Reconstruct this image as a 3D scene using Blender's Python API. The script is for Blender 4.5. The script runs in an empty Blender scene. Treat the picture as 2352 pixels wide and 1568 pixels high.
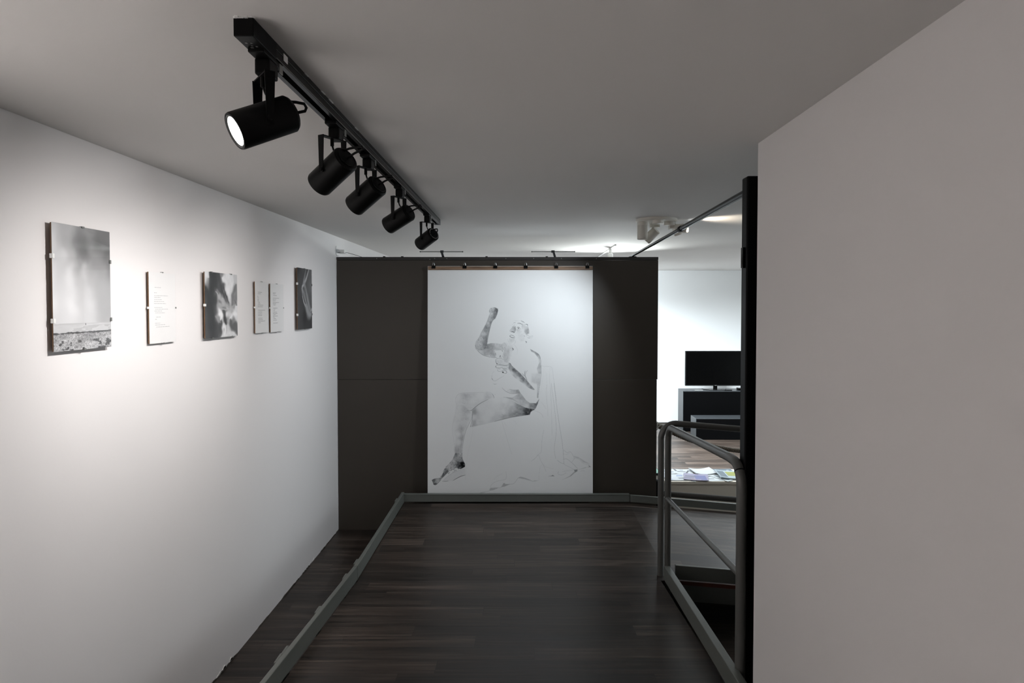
import bpy, bmesh, math, random
import numpy as np
from mathutils import Vector, Matrix
S = bpy.context.scene
COL = S.collection
R = math.radians
random.seed(7)
RNG = np.random.default_rng(5)

# ------------------------------------------------------------------ camera, world, big lights, exposure
cd = bpy.data.cameras.new('camera'); cam = bpy.data.objects.new('camera', cd); COL.objects.link(cam)
cam.location = (0, 0, 1.868); cam.rotation_euler = (R(90 - 1.531), 0, 0)
cd.lens = 22.5; cd.sensor_width = 36; cd.shift_x = -0.00935; cd.shift_y = -0.01688
cd.clip_start = .02; cd.clip_end = 60
S.camera = cam
w = bpy.data.worlds.new('world'); S.world = w; w.use_nodes = True
w.node_tree.nodes['Background'].inputs[0].default_value = (.5, .52, .55, 1)
w.node_tree.nodes['Background'].inputs[1].default_value = .02
S.view_settings.view_transform = 'Standard'; S.view_settings.look = 'None'
S.view_settings.gamma = 1; S.view_settings.use_curve_mapping = False
S.view_settings.exposure = 0.0

def area(name, loc, target, power, size, color, sy=None, spread=180):
    l = bpy.data.lights.new(name, 'AREA'); l.energy = power; l.color = color; l.size = size
    if sy: l.shape = 'RECTANGLE'; l.size_y = sy
    l.spread = R(spread)
    o = bpy.data.objects.new(name, l); COL.objects.link(o); o.location = loc
    o.rotation_euler = (Vector(target) - Vector(loc)).to_track_quat('-Z', 'Y').to_euler()
    return o
def spot(name, loc, target, power, deg, blend, color, rad=.03):
    l = bpy.data.lights.new(name, 'SPOT'); l.energy = power; l.color = color
    l.spot_size = R(deg); l.spot_blend = blend; l.shadow_soft_size = rad
    o = bpy.data.objects.new(name, l); COL.objects.link(o); o.location = loc
    o.rotation_euler = (Vector(target) - Vector(loc)).to_track_quat('-Z', 'Y').to_euler()
    return o
COOL = (.86, .95, 1.0); WARM = (1, .86, .66); NEUT = (1, .955, .93)
# the bright room beyond the partition
area('far_room_light', (.9, 8.3, 2.40), (1.0, 8.45, 0), 220, .8, COOL, .9, 150)
area('far_room_light', (3.4, 7.2, 2.40), (3.3, 7.6, 0), 250, .9, COOL, 1.5, 150)
area('far_room_light', (.3, 8.9, 2.40), (.9, 10.2, 1.3), 125, .7, COOL, .5)  # unseen wall wash added to brighten the far wall
# cool area light from the side of the open room, beyond the right edge of the photo
area('side_room_light', (4.6, 4.3, 1.75), (0, 4.3, 1.0), 22, .9, COOL, 1.1)
# uplight from the fixture behind the partition
spot('uplight', (1.0, 6.75, 2.12), (.86, 6.35, 2.454), 60, 150, 1, (.93, 1, 1), .08)
# unseen fill area added behind the camera to lift the corridor tones
area('rear_fill_light', (-.3, -1.85, 1.25), (-.3, 5, 1.9), 6, 1.7, (1, .96, .94), 1.9)

# ------------------------------------------------------------------ helpers
def srgb(c):
    if isinstance(c, (int, float)): c = (c, c, c)
    return tuple(((v / 255) / 12.92 if v <= 10 else (((v / 255) + .055) / 1.055) ** 2.4) for v in c)
def tag(o, label=None, cat=None, group=None, kind=None):
    if label: o['label'] = label
    if cat: o['category'] = cat
    if group: o['group'] = group
    if kind: o['kind'] = kind
    return o
def root(name, loc, label, cat, group=None):
    o = bpy.data.objects.new(name, None); COL.objects.link(o); o.location = loc
    o.empty_display_size = .05
    return tag(o, label, cat, group)
def wloc(o):
    v = Vector((0, 0, 0))
    while o is not None: v += o.location; o = o.parent
    return v
class MB:
    def __init__(s): s.bm = bmesh.new()
    def box(s, lo, hi, bev=0, mat=None):
        lo, hi = Vector(lo), Vector(hi); c = (lo + hi) / 2; d = hi - lo
        r = bmesh.ops.create_cube(s.bm, size=1, matrix=Matrix.Translation(c) @ Matrix.Diagonal((abs(d.x), abs(d.y), abs(d.z), 1)))
        vs = r['verts']
        if bev:
            es = list({e for v in vs for e in v.link_edges})
            rr = bmesh.ops.bevel(s.bm, geom=es, offset=bev, segments=2, affect='EDGES', profile=.5)
            vs = list({v for f in rr['faces'] for v in f.verts} | {v for v in vs if v.is_valid})
        if mat: bmesh.ops.transform(s.bm, matrix=mat, verts=[v for v in vs if v.is_valid])
        return s
    def prism(s, pts, a, b, axis):     # polygon pts in the plane normal to axis, from a to b
        def p3(p, t):
            return (t, p[0], p[1]) if axis == 'x' else ((p[0], t, p[1]) if axis == 'y' else (p[0], p[1], t))
        A = [s.bm.verts.new(p3(p, a)) for p in pts]; B = [s.bm.verts.new(p3(p, b)) for p in pts]
        n = len(pts); s.bm.faces.new(A); s.bm.faces.new(B[::-1])
        for i in range(n): s.bm.faces.new((A[i], A[(i + 1) % n], B[(i + 1) % n], B[i]))
        return s
    def tube(s, pts, r, seg=16, cap=True):
        pts = [Vector(p) for p in pts]; n = len(pts)
        rs = r if isinstance(r, (list, tuple)) else [r] * n
        T = []
        for i in range(n):
            t = (pts[min(i + 1, n - 1)] - pts[max(i - 1, 0)]).normalized(); T.append(t)
        up = Vector((0, 0, 1)) if abs(T[0].z) < .9 else Vector((0, 1, 0))
        nrm = T[0].cross(up).normalized(); rings = []
        for i in range(n):
            if i:
                nrm = (nrm - T[i] * nrm.dot(T[i])).normalized()
            b = T[i].cross(nrm)
            rings.append([s.bm.verts.new(pts[i] + (nrm * math.cos(2 * math.pi * k / seg) + b * math.sin(2 * math.pi * k / seg)) * rs[i]) for k in range(seg)])
        for i in range(n - 1):
            for k in range(seg):
                s.bm.faces.new((rings[i][k], rings[i][(k + 1) % seg], rings[i + 1][(k + 1) % seg], rings[i + 1][k]))
        if cap:
            s.bm.faces.new(rings[0][::-1]); s.bm.faces.new(rings[-1])
        return s
    def lathe(s, prof, origin, d, seg=40):  # prof: (radius, distance along d)
        o = Vector(origin); d = Vector(d).normalized()
        up = Vector((0, 0, 1)) if abs(d.z) < .95 else Vector((1, 0, 0))
        a = d.cross(up).normalized(); b = d.cross(a); rings = []
        for r, t in prof:
            if r < 1e-6: rings.append([s.bm.verts.new(o + d * t)])
            else: rings.append([s.bm.verts.new(o + d * t + (a * math.cos(2 * math.pi * k / seg) + b * math.sin(2 * math.pi * k / seg)) * r) for k in range(seg)])
        for i in range(len(rings) - 1):
            A, B = rings[i], rings[i + 1]
            for k in range(seg):
                k2 = (k + 1) % seg
                if len(A) == 1 and len(B) == 1: continue
                if len(A) == 1: s.bm.faces.new((A[0], B[k], B[k2]))
                elif len(B) == 1: s.bm.faces.new((A[k], A[k2], B[0]))
                else: s.bm.faces.new((A[k], A[k2], B[k2], B[k]))
        return s
    def build(s, name, mat, parent=None, smooth=False, bevel=0):
        bmesh.ops.recalc_face_normals(s.bm, faces=s.bm.faces)
        me = bpy.data.meshes.new(name)
        if parent is not None:
            bmesh.ops.translate(s.bm, vec=-wloc(parent), verts=s.bm.verts)
        s.bm.to_mesh(me); s.bm.free()
        o = bpy.data.objects.new(name, me); COL.objects.link(o); me.materials.append(mat)
        if parent is not None: o.parent = parent
        if smooth:
            me.polygons.foreach_set('use_smooth', [True] * len(me.polygons))
            m = o.modifiers.new('split', 'EDGE_SPLIT'); m.split_angle = R(35)
        if bevel:
            m = o.modifiers.new('bevel', 'BEVEL'); m.width = bevel; m.segments = 2; m.limit_method = 'ANGLE'
        return o
def struct(name, mb, mat, **k):
    o = mb.build(name, mat, **k); o['kind'] = 'structure'; return o

def arc(c, a, b, r, t0, t1, n=8):
    c, a, b = Vector(c), Vector(a), Vector(b)
    return [c + (a * math.cos(t0 + (t1 - t0) * i / n) + b * math.sin(t0 + (t1 - t0) * i / n)) * r for i in range(n + 1)]

# ------------------------------------------------------------------ materials
def mat(name, col, rough=.5, metal=0, spec=.5, bump=0, bscale=60, emit=None, estr=0, var=0, vscale=3, coat=0):
    m = bpy.data.materials.new(name); m.use_nodes = True; nt = m.node_tree; b = nt.nodes['Principled BSDF']
    c = tuple(col) + (1,)
    b.inputs['Base Color'].default_value = c; b.inputs['Roughness'].default_value = rough
    b.inputs['Metallic'].default_value = metal; b.inputs['Specular IOR Level'].default_value = spec
    b.inputs['Coat Weight'].default_value = coat
    if emit: b.inputs['Emission Color'].default_value = tuple(emit) + (1,); b.inputs['Emission Strength'].default_value = estr
    tc = nt.nodes.new('ShaderNodeTexCoord')
    n = nt.nodes.new('ShaderNodeTexNoise'); n.inputs['Scale'].default_value = vscale; n.inputs['Detail'].default_value = 4
    nt.links.new(tc.outputs['Object'], n.inputs['Vector'])
    if var:
        mr = nt.nodes.new('ShaderNodeMapRange'); mr.inputs[3].default_value = 1 - var; mr.inputs[4].default_value = 1 + var
        nt.links.new(n.outputs[0], mr.inputs[0])
        mx = nt.nodes.new('ShaderNodeMix'); mx.data_type = 'RGBA'; mx.blend_type = 'MULTIPLY'; mx.inputs[0].default_value = 1
        mx.inputs[6].default_value = c; nt.links.new(mr.outputs[0], mx.inputs[7]); nt.links.new(mx.outputs[2], b.inputs['Base Color'])
    if bump:
        n2 = nt.nodes.new('ShaderNodeTexNoise'); n2.inputs['Scale'].default_value = bscale; n2.inputs['Detail'].default_value = 5
        nt.links.new(tc.outputs['Object'], n2.inputs['Vector'])
        bp = nt.nodes.new('ShaderNodeBump'); bp.inputs['Strength'].default_value = bump; bp.inputs['Distance'].default_value = .002
        nt.links.new(n2.outputs[0], bp.inputs['Height']); nt.links.new(bp.outputs[0], b.inputs['Normal'])
    return m
WALL = mat('white wall paint', (.80, .775, .765), .75, spec=.3, bump=.12, bscale=90, var=.012, vscale=1.6)
WALLR = mat('warm white wall paint', (.74, .71, .70), .75, spec=.3, bump=.12, bscale=90, var=.012, vscale=1.4)
FARW = mat('cool white wall paint', (.78, .79, .79), .75, spec=.3, bump=.08, bscale=90, var=.01)
CEIL = mat('ceiling paint', (.72, .70, .68), .85, spec=.2, bump=.08, bscale=80, var=.012, vscale=1.2)
PANEL = mat('dark brown board', (.042, .034, .026), .48, spec=.45, bump=.06, bscale=200, var=.06, vscale=5)
PANELTOP = mat('dark board trim', (.028, .025, .023), .5)
KERB = mat('grey green painted steel', (.125, .132, .119), .42, spec=.5, bump=.08, bscale=120, var=.08, vscale=8)
RAILM = mat('grey painted tube', (.105, .105, .098), .34, spec=.6, var=.04, vscale=8)
BLACK = mat('black satin metal', (.0025, .0025, .0025), .42, spec=.12)
BLACKM = mat('black powder coated track', (.003, .0033, .0036), .27, spec=.18)
BLACKP = mat('black matte plastic', (.0025, .0025, .0025), .5, spec=.12)
GLOSSB = mat('black glossy plastic', (.0015, .0015, .0015), .15, spec=.1)
CHROME = mat('chrome', (.7, .7, .7), .15, metal=1)
WPLAST = mat('cream white plastic', (.80, .77, .70), .4)
WHITE = mat('white plastic', (.8, .8, .78), .4)
GREYM = mat('brushed aluminium grey', (.23, .235, .225), .4, metal=.4)
DGREY = mat('dark grey laminate', (.028, .031, .034), .38, spec=.4)
BLKF = mat('black front laminate', (.0012, .0012, .0014), .5, spec=.05)
MDF = mat('brown fibreboard edge', (.16, .09, .05), .8, var=.15, vscale=60)
BEIGE = mat('beige painted board', (.66, .60, .51), .6, var=.03)
REDB = mat('red brown plywood edge', (.10, .028, .014), .6, var=.2, vscale=30)
DARKB = mat('dark underside board', (.02, .018, .016), .8)
PAPER = mat('white page', (.80, .79, .78), .7)
INK = mat('grey printed ink', (.20, .20, .20), .8)
WEDGE = mat('greyed skirting paint', (.66, .64, .62), .7, bump=.05)
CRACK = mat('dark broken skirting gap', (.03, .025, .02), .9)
def wood_strip():
    m = mat('pine strip', (.42, .21, .10), .5); nt = m.node_tree; b = nt.nodes['Principled BSDF']
    tc = nt.nodes.new('ShaderNodeTexCoord'); mp = nt.nodes.new('ShaderNodeMapping'); mp.inputs['Scale'].default_value = (5, 60, 90)
    n = nt.nodes.new('ShaderNodeTexNoise'); n.inputs['Scale'].default_value = 1.2; n.inputs['Detail'].default_value = 5
    cr = nt.nodes.new('ShaderNodeValToRGB'); cr.color_ramp.elements[0].position = .35; cr.color_ramp.elements[0].color = (.13, .075, .045, 1)
    cr.color_ramp.elements[1].position = .65; cr.color_ramp.elements[1].color = (.30, .19, .12, 1)
    nt.links.new(tc.outputs['Object'], mp.inputs[0]); nt.links.new(mp.outputs[0], n.inputs['Vector']); nt.links.new(n.outputs[0], cr.inputs[0])
    nt.links.new(cr.outputs[0], b.inputs['Base Color']); return m
PINE = wood_strip()
def plank(name, off=0, mult=.74, rough=.38):
    m = bpy.data.materials.new(name); m.use_nodes = True; nt = m.node_tree; b = nt.nodes['Principled BSDF']; N = nt.nodes.new; L = nt.links.new
    tc = N('ShaderNodeTexCoord'); mp = N('ShaderNodeMapping'); mp.inputs['Location'].default_value = (off, off * .37, 0)
    L(tc.outputs['Object'], mp.inputs[0])
    sep = N('ShaderNodeSeparateXYZ'); L(mp.outputs[0], sep.inputs[0])
    row = N('ShaderNodeMath'); row.operation = 'DIVIDE'; row.inputs[1].default_value = .118; L(sep.outputs[1], row.inputs[0])
    fl = N('ShaderNodeMath'); fl.operation = 'FLOOR'; L(row.outputs[0], fl.inputs[0])
    wn = N('ShaderNodeTexWhiteNoise'); wn.noise_dimensions = '1D'; L(fl.outputs[0], wn.inputs['W'])
    sh = N('ShaderNodeMath'); sh.operation = 'MULTIPLY'; sh.inputs[1].default_value = 3.0; L(wn.outputs['Value'], sh.inputs[0])
    xs = N('ShaderNodeMath'); xs.operation = 'ADD'; L(sep.outputs[0], xs.inputs[0]); L(sh.outputs[0], xs.inputs[1])
    xd = N('ShaderNodeMath'); xd.operation = 'DIVIDE'; xd.inputs[1].default_value = 1.05; L(xs.outputs[0], xd.inputs[0])
    xf = N('ShaderNodeMath'); xf.operation = 'FLOOR'; L(xd.outputs[0], xf.inputs[0])
    cmb = N('ShaderNodeCombineXYZ'); L(xf.outputs[0], cmb.inputs[0]); L(fl.outputs[0], cmb.inputs[1])
    wn2 = N('ShaderNodeTexWhiteNoise'); wn2.noise_dimensions = '3D'; L(cmb.outputs[0], wn2.inputs['Vector'])
    # grain
    mp2 = N('ShaderNodeMapping'); mp2.inputs['Scale'].default_value = (1.3, 26, 26); L(mp.outputs[0], mp2.inputs[0])
    add = N('ShaderNodeVectorMath'); add.operation = 'ADD'; L(mp2.outputs[0], add.inputs[0]); 
    sc = N('ShaderNodeVectorMath'); sc.operation = 'SCALE'; sc.inputs['Scale'].default_value = 9; L(wn2.outputs['Color'], sc.inputs[0]); L(sc.outputs[0], add.inputs[1])
    g = N('ShaderNodeTexNoise'); g.inputs['Scale'].default_value = 1.5; g.inputs['Detail'].default_value = 6; g.inputs['Roughness'].default_value = .62; g.inputs['Distortion'].default_value = .3
    L(add.outputs[0], g.inputs['Vector'])
    cr = N('ShaderNodeValToRGB'); e = cr.color_ramp.elements
    e[0].position = .30; e[0].color = (.015 * mult, .0115 * mult, .0095 * mult, 1); e[1].position = .72; e[1].color = (.112 * mult, .086 * mult, .070 * mult, 1)
    x = e.new(.5); x.color = (.045 * mult, .032 * mult, .025 * mult, 1)
    L(g.outputs[0], cr.inputs[0])
    mr = N('ShaderNodeMapRange'); mr.inputs[3].default_value = .55; mr.inputs[4].default_value = 1.5; L(wn2.outputs['Value'], mr.inputs[0])
    mx = N('ShaderNodeMix'); mx.data_type = 'RGBA'; mx.blend_type = 'MULTIPLY'; mx.inputs[0].default_value = 1
    L(cr.outputs[0], mx.inputs[6]); L(mr.outputs[0], mx.inputs[7])
    # seams
    fr = N('ShaderNodeMath'); fr.operation = 'FRACT'; L(row.outputs[0], fr.inputs[0])
    lt = N('ShaderNodeMath'); lt.operation = 'LESS_THAN'; lt.inputs[1].default_value = .022; L(fr.outputs[0], lt.inputs[0])
    fx = N('ShaderNodeMath'); fx.operation = 'FRACT'; L(xd.outputs[0], fx.inputs[0])
    lx = N('ShaderNodeMath'); lx.operation = 'LESS_THAN'; lx.inputs[1].default_value = .0022; L(fx.outputs[0], lx.inputs[0])
    mxx = N('ShaderNodeMath'); mxx.operation = 'MAXIMUM'; L(lt.outputs[0], mxx.inputs[0]); L(lx.outputs[0], mxx.inputs[1])
    m2 = N('ShaderNodeMix'); m2.data_type = 'RGBA'; L(mxx.outputs[0], m2.inputs[0]); L(mx.outputs[2], m2.inputs[6]); m2.inputs[7].default_value = (.012, .009, .008, 1)
    L(m2.outputs[2], b.inputs['Base Color'])
    rr = N('ShaderNodeMapRange'); rr.inputs[3].default_value = rough - .06; rr.inputs[4].default_value = rough + .16; L(g.outputs[0], rr.inputs[0]); L(rr.outputs[0], b.inputs['Roughness'])
    bp = N('ShaderNodeBump'); bp.inputs['Strength'].default_value = .5; bp.inputs['Distance'].default_value = .002
    L(g.outputs[0], bp.inputs['Height']); L(bp.outputs[0], b.inputs['Normal'])
    b.inputs['Specular IOR Level'].default_value = .36
    return m
FLOOR = plank('dark brown wood planks', 0)
DECK = plank('dark brown wood deck planks', 1.7)
def attr_mat(name, rough=.6, spec=.3, coat=0):
    m = bpy.data.materials.new(name); m.use_nodes = True; nt = m.node_tree; b = nt.nodes['Principled BSDF']
    a = nt.nodes.new('ShaderNodeAttribute'); a.attribute_name = 'ink'; nt.links.new(a.outputs['Color'], b.inputs['Base Color'])
    b.inputs['Roughness'].default_value = rough; b.inputs['Specular IOR Level'].default_value = spec; b.inputs['Coat Weight'].default_value = coat
    b.inputs['Coat Roughness'].default_value = .05
    return m
DRAWM = attr_mat('ink wash drawing paper', .75, .2)
PHOTOM = attr_mat('black and white photo print', .4, .4)
def glass(name, col=(1, 1, 1), rough=.02):
    m = bpy.data.materials.new(name); m.use_nodes = True; nt = m.node_tree; nt.nodes.remove(nt.nodes['Principled BSDF'])
    out = nt.nodes['Material Output']; tr = nt.nodes.new('ShaderNodeBsdfTransparent'); tr.inputs[0].default_value = tuple(col) + (1,)
    gl = nt.nodes.new('ShaderNodeBsdfGlossy'); gl.inputs['Roughness'].default_value = rough
    fr = nt.nodes.new('ShaderNodeValue'); fr.outputs[0].default_value = .03
    mx = nt.nodes.new('ShaderNodeMixShader'); nt.links.new(fr.outputs[0], mx.inputs[0]); nt.links.new(tr.outputs[0], mx.inputs[1]); nt.links.new(gl.outputs[0], mx.inputs[2])
    nt.links.new(mx.outputs[0], out.inputs[0]); return m
GLASS = glass('clear picture glass', (1, 1, 1), .03)
CLEAR = glass('clear plastic', (.93, .95, .96), .05)

# ------------------------------------------------------------------ the room shell
CZ = 2.454
struct('floor', MB().box((-1.7, -2.1, -.1), (5.2, 10.4, 0)), FLOOR)
struct('ceiling', MB().box((-1.7, -2.1, CZ), (5.2, 10.4, CZ + .1)), CEIL)
struct('wall_left', MB().box((-1.7, -2.1, 0), (-1.536, 10.4, CZ)), WALL)
struct('wall_right', MB().box((.848, -2.1, 0), (1.0, 2.31, CZ)), WALLR)
struct('wall_far', MB().box((-1.536, 10.25, 0), (5.2, 10.4, CZ)), FARW)
struct('wall_side', MB().box((5.0, 2.3, 0), (5.2, 10.25, CZ)), FARW)
struct('wall_behind', MB().box((-1.536, -2.1, 0), (.848, -1.9, CZ)), WALLR)
struct('wall_inner', MB().box((1.0, 2.16, 0), (5.0, 2.31, CZ)), WALLR)
struct('baseboard_far', MB().box((-1.536, 10.235, 0), (5.0, 10.25, .015)), CRACK)
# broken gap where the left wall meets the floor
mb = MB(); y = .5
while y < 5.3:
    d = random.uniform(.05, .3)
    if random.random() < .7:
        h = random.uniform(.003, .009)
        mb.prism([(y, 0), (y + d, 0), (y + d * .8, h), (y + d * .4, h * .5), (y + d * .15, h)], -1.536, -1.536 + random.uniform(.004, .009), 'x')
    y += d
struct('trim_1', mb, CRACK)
mb = MB()
for i in range(14):
    y = random.choice([3.25, 3.3, 3.9, 3.95, 4.6]) + random.uniform(-.08, .08); h = random.uniform(.008, .02)
    mb.prism([(y, .002), (y + .03, .004), (y + .02, h), (y + .005, h * .8)], -1.536, -1.533, 'x')
struct('trim_2', mb, WEDGE)

# ------------------------------------------------------------------ dark display partition behind the drawing
PY0 = 5.32
dp = root('display_partition', (-.2, PY0 + .03, 0), 'dark brown freestanding board wall behind the large drawing', 'partition')
MB().box((-1.532, PY0, 0), (1.128, PY0 + .06, 1.2625)).build('lower_board', PANEL, dp, bevel=.0015)
MB().box((-1.534, PY0, 1.2645), (1.134, PY0 + .06, 2.256)).build('upper_board', PANEL, dp, bevel=.0015)
MB().box((-1.534, PY0 - .004, 2.258), (1.134, PY0 + .062, 2.283), .002).build('top_rail', PANELTOP, dp)
mb = MB()
for x in (-1.2, -.76, -.72, -.62, -.13, .1, .33, .62): mb.lathe([(0, -.001), (.004, -.001), (.004, .004), (0, .005)], (x, PY0 - .004, 2.27 if x != -.76 else 2.262), (0, -1, 0), 10)
mb.build('screw_heads', GREYM, dp, smooth=True)
mb = MB()
for x in (-1.15, -1.0, -.66, -.3, .2, .93): mb.box((x, PY0, 2.283), (x + .018, PY0 + .02, 2.289))
mb.build('top_hardware', BLACK, dp)

# black partition standing past the end of the right wall
bp = root('black_partition', (.93, 2.5, 0), 'tall black panel edge standing just past the end of the right wall', 'partition')
MB().box((.866, 2.47, 0), (.93, 2.53, 2.372), .006).build('edge_post', BLACK, bp)
MB().box((.93, 2.485, .02), (4.9, 2.52, 2.36)).build('panel', BLACKP, bp)  # unseen length of the panel, extended to keep the area beside it dark
MB().box((.858, 2.488, 2.02), (.868, 2.512, 2.10), .002).build('latch', GLOSSB, bp)

# telescopic rod
a = Vector((.893, 2.50, 2.325)); b = Vector((.925, 5.36, 2.296)); c = a.lerp(b, .405)
rd = root('telescopic_rod', a, 'black telescopic rod running from the black partition to the dark board wall', 'rod')
MB().tube([a, c], .0135, 20).build('outer_tube', BLACKM, rd, smooth=True)
MB().tube([c, b], .0105, 20).build('inner_tube', BLACKM, rd, smooth=True)
dd = (b - a).normalized()
MB().tube([c - dd * .02, c + dd * .02], .0165, 20).build('collar', BLACKP, rd, smooth=True)
MB().box((b.x - .03, b.y - .03, 2.282), (b.x + .03, b.y + .02, 2.288)).build('foot_plate', BLACK, rd)
MB().tube([a + Vector((0, 0, -.05)), a + Vector((0, 0, .02))], .012, 12).build('end_bracket', BLACK, rd, smooth=True)

# ------------------------------------------------------------------ access ramp: landing, near ramp, side ramp, kerbs
PZ = .275; XL = -.955; XR = .83; YB = 3.69; YF = 5.155
rp = root('access_ramp', (0, 4.4, 0), 'dark wood plank ramp and landing edged with low grey kerbs', 'ramp')
MB().prism([(XL, YB), (XR + .04, YB), (XR + .04, YF), (XL, YF)], PZ - .03, PZ, 'z').build('landing_deck', DECK, rp)
SL = .08
def rz(y): return PZ + SL * (YB - y)
MB().prism([(-1.85, rz(-1.85) - .03), (YB, PZ - .03), (YB, PZ), (-1.85, rz(-1.85))], XL, .812, 'x').build('ramp_deck', DECK, rp)
SX = .085; X0 = .87; X1 = 3.2
def sz(x): return PZ - SX * (x - X0)
MB().prism([(X0, PZ - .022), (X1, sz(X1) - .022), (X1, sz(X1)), (X0, PZ)], 3.72, YF, 'y').build('side_ramp_deck', DECK, rp)
KH = .082
def kerb_y(y0, y1, x, thick, xo=None, z0=None, z1=None):   # kerb running along y; x is its inner face, thick outwards
    z0 = rz(y0) if z0 is None else z0; z1 = rz(y1) if z1 is None else z1
    x1 = x if xo is None else xo
    bm = MB(); V = bm.bm.verts.new
    q = []
    for (yy, xx, zz) in ((y0, x, z0), (y1, x1, z1)):
        q.append([V((xx, yy, zz + .006)), V((xx + thick, yy, zz + .0)), V((xx + thick, yy, zz + KH + .006)), V((xx, yy, zz + KH + .006))])
    for k in range(4): bm.bm.faces.new((q[0][k], q[0][(k + 1) % 4], q[1][(k + 1) % 4], q[1][k]))
    bm.bm.faces.new(q[0]); bm.bm.faces.new(q[1][::-1])
    return bm
kerb_y(3.688, YF + .02, XL, -.022, z0=PZ, z1=PZ).build('kerb', KERB, rp, bevel=.003)
kerb_y(1.3, 3.684, XL, -.022).build('kerb', KERB, rp, bevel=.003)
MB().box((XL - .022, YF, PZ + .012), (.876, YF + .022, PZ + KH - .012), .003).build('kerb', KERB, rp)
def kerb_x(xa, xb, ya, th, dz=0, h=KH):
    return MB().prism([(xa, sz(xa) + .012 + dz), (xb, sz(xb) + .012 + dz), (xb, sz(xb) + h - .012 + dz), (xa, sz(xa) + h - .012 + dz)], ya, ya + th, 'y')
kerb_x(.881, 3.0, YF, .022).build('kerb', KERB, rp, bevel=.003)
kerb_x(.90, 3.0, 3.700, .022, -.008, .108).build('kerb', KERB, rp, bevel=.003)
kerb_y(1.9, 3.69, .800, .034, xo=.828).build('kerb', KERB, rp, bevel=.003)
# lit top flange of the far kerbs
mb = MB(); mb.box((XL - .03, YF - .002, PZ + KH - .012), (.876, YF + .035, PZ + KH - .008)); mb.build('kerb_flange', KERB, rp)
# brackets on the outside of the left kerb
for y in (1.55, 2.55, 2.62, 3.05, 3.52, 3.76, 4.98):
    z = max(PZ, rz(y))
    MB().box((XL - .034, y - .035, z - .05), (XL - .0215, y + .035, z + KH + .004), .003).build('kerb_bracket', KERB, rp)
# edge of the side ramp and the steel frame under it
MB().prism([(.88, sz(.88) - .024), (X1, sz(X1) - .024), (X1, sz(X1) - .002), (.88, sz(.88) - .002)], 3.70, 3.719, 'y').build('deck_edge', REDB, rp)
MB().prism([(.93, sz(.93) - .024), (X1, max(.03, sz(X1) - .024)), (X1, .01), (2.6, .012), (1.0, sz(1.0) - .118)], 3.699, 3.725, 'y').build('frame_beam', KERB, rp)
# legs, and side boards closing the underside
for x in (XL + .03, -.1, .78):
    for y in (.4, 1.6, 2.7, 3.75, 5.05):
        z = (PZ if y > YB else rz(y)) - .03
        MB().box((x - .02, y - .02, 0), (x + .02, y + .02, z)).build('leg', DARKB, rp)
MB().prism([(-1.85, .02), (YF, .02), (YF, PZ - .03), (YB, PZ - .03), (-1.85, rz(-1.85) - .03)], XL + .002, XL + .012, 'x').build('side_board', DARKB, rp)

# ------------------------------------------------------------------ handrails
RR = .0185
h1 = root('handrail', (.85, 3.7, PZ), 'grey tubular handrail leading down the near ramp beside the right wall', 'handrail')
tz = PZ + .905
ux = .852
p = [Vector((ux, 3.70, PZ - .10)), Vector((ux, 3.70, tz - .09))]
p += arc((ux, 3.70 - .09, tz - .09), (0, 1, 0), (0, 0, 1), .09, 0, math.pi / 2, 8)[1:]
p += [Vector((ux, 2.60, tz + .078 * 1.1 - .012))]
MB().tube(p, RR, 22).build('top_rail', RAILM, h1, smooth=True)
ze = tz + .078 * 1.1 - .012
cc = (ux, 2.545, ze - .085); q_ = math.pi / 4
yn = 2.545 - .085
MB().tube([Vector((ux, 2.60, ze))] + arc(cc, (0, 0, 1), (0, -1, 0), .085, 0, q_, 6), RR + .0012, 22).build('elbow', RAILM, h1, smooth=True)
MB().tube(arc(cc, (0, 0, 1), (0, -1, 0), .085, q_, q_ + .05, 1), RR + .002, 22).build('joint_ring', BLACKP, h1, smooth=True)
MB().tube(arc(cc, (0, 0, 1), (0, -1, 0), .085, q_ + .03, math.pi / 2, 6) + [Vector((ux, yn, rz(yn) - .12))], RR + .0012, 22).build('near_post', RAILM, h1, smooth=True)
MB().tube([(ux - .004, 3.69, .755), (ux, yn, .825)], .0135, 18).build('mid_rail', RAILM, h1, smooth=True)
h2 = root('handrail', (.818, 3.765, PZ), 'grey tubular handrail turning right along the side ramp', 'handrail')
ty = 3.765; x2 = .826
p = [Vector((x2, ty, PZ - .08)), Vector((x2, ty, tz - .075))]
p += arc((x2 + .085, ty, tz - .085), (-1, 0, 0), (0, 0, 1), .085, 0, math.pi / 2, 8)
xe = 2.7
p += [Vector((xe, ty, tz - SX * 1.0 * (xe - .91)))]
MB().tube(p, RR, 22).build('top_rail', RAILM, h2, smooth=True)
MB().tube([(x2, ty, .765), (xe, ty, .765 - SX * (xe - .85))], .0165, 18).build('mid_rail', RAILM, h2, smooth=True)
MB().tube([(xe, ty, tz - SX * (xe - .91)), (xe, ty, .05)], RR, 18).build('end_post', RAILM, h2, smooth=True)

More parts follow.
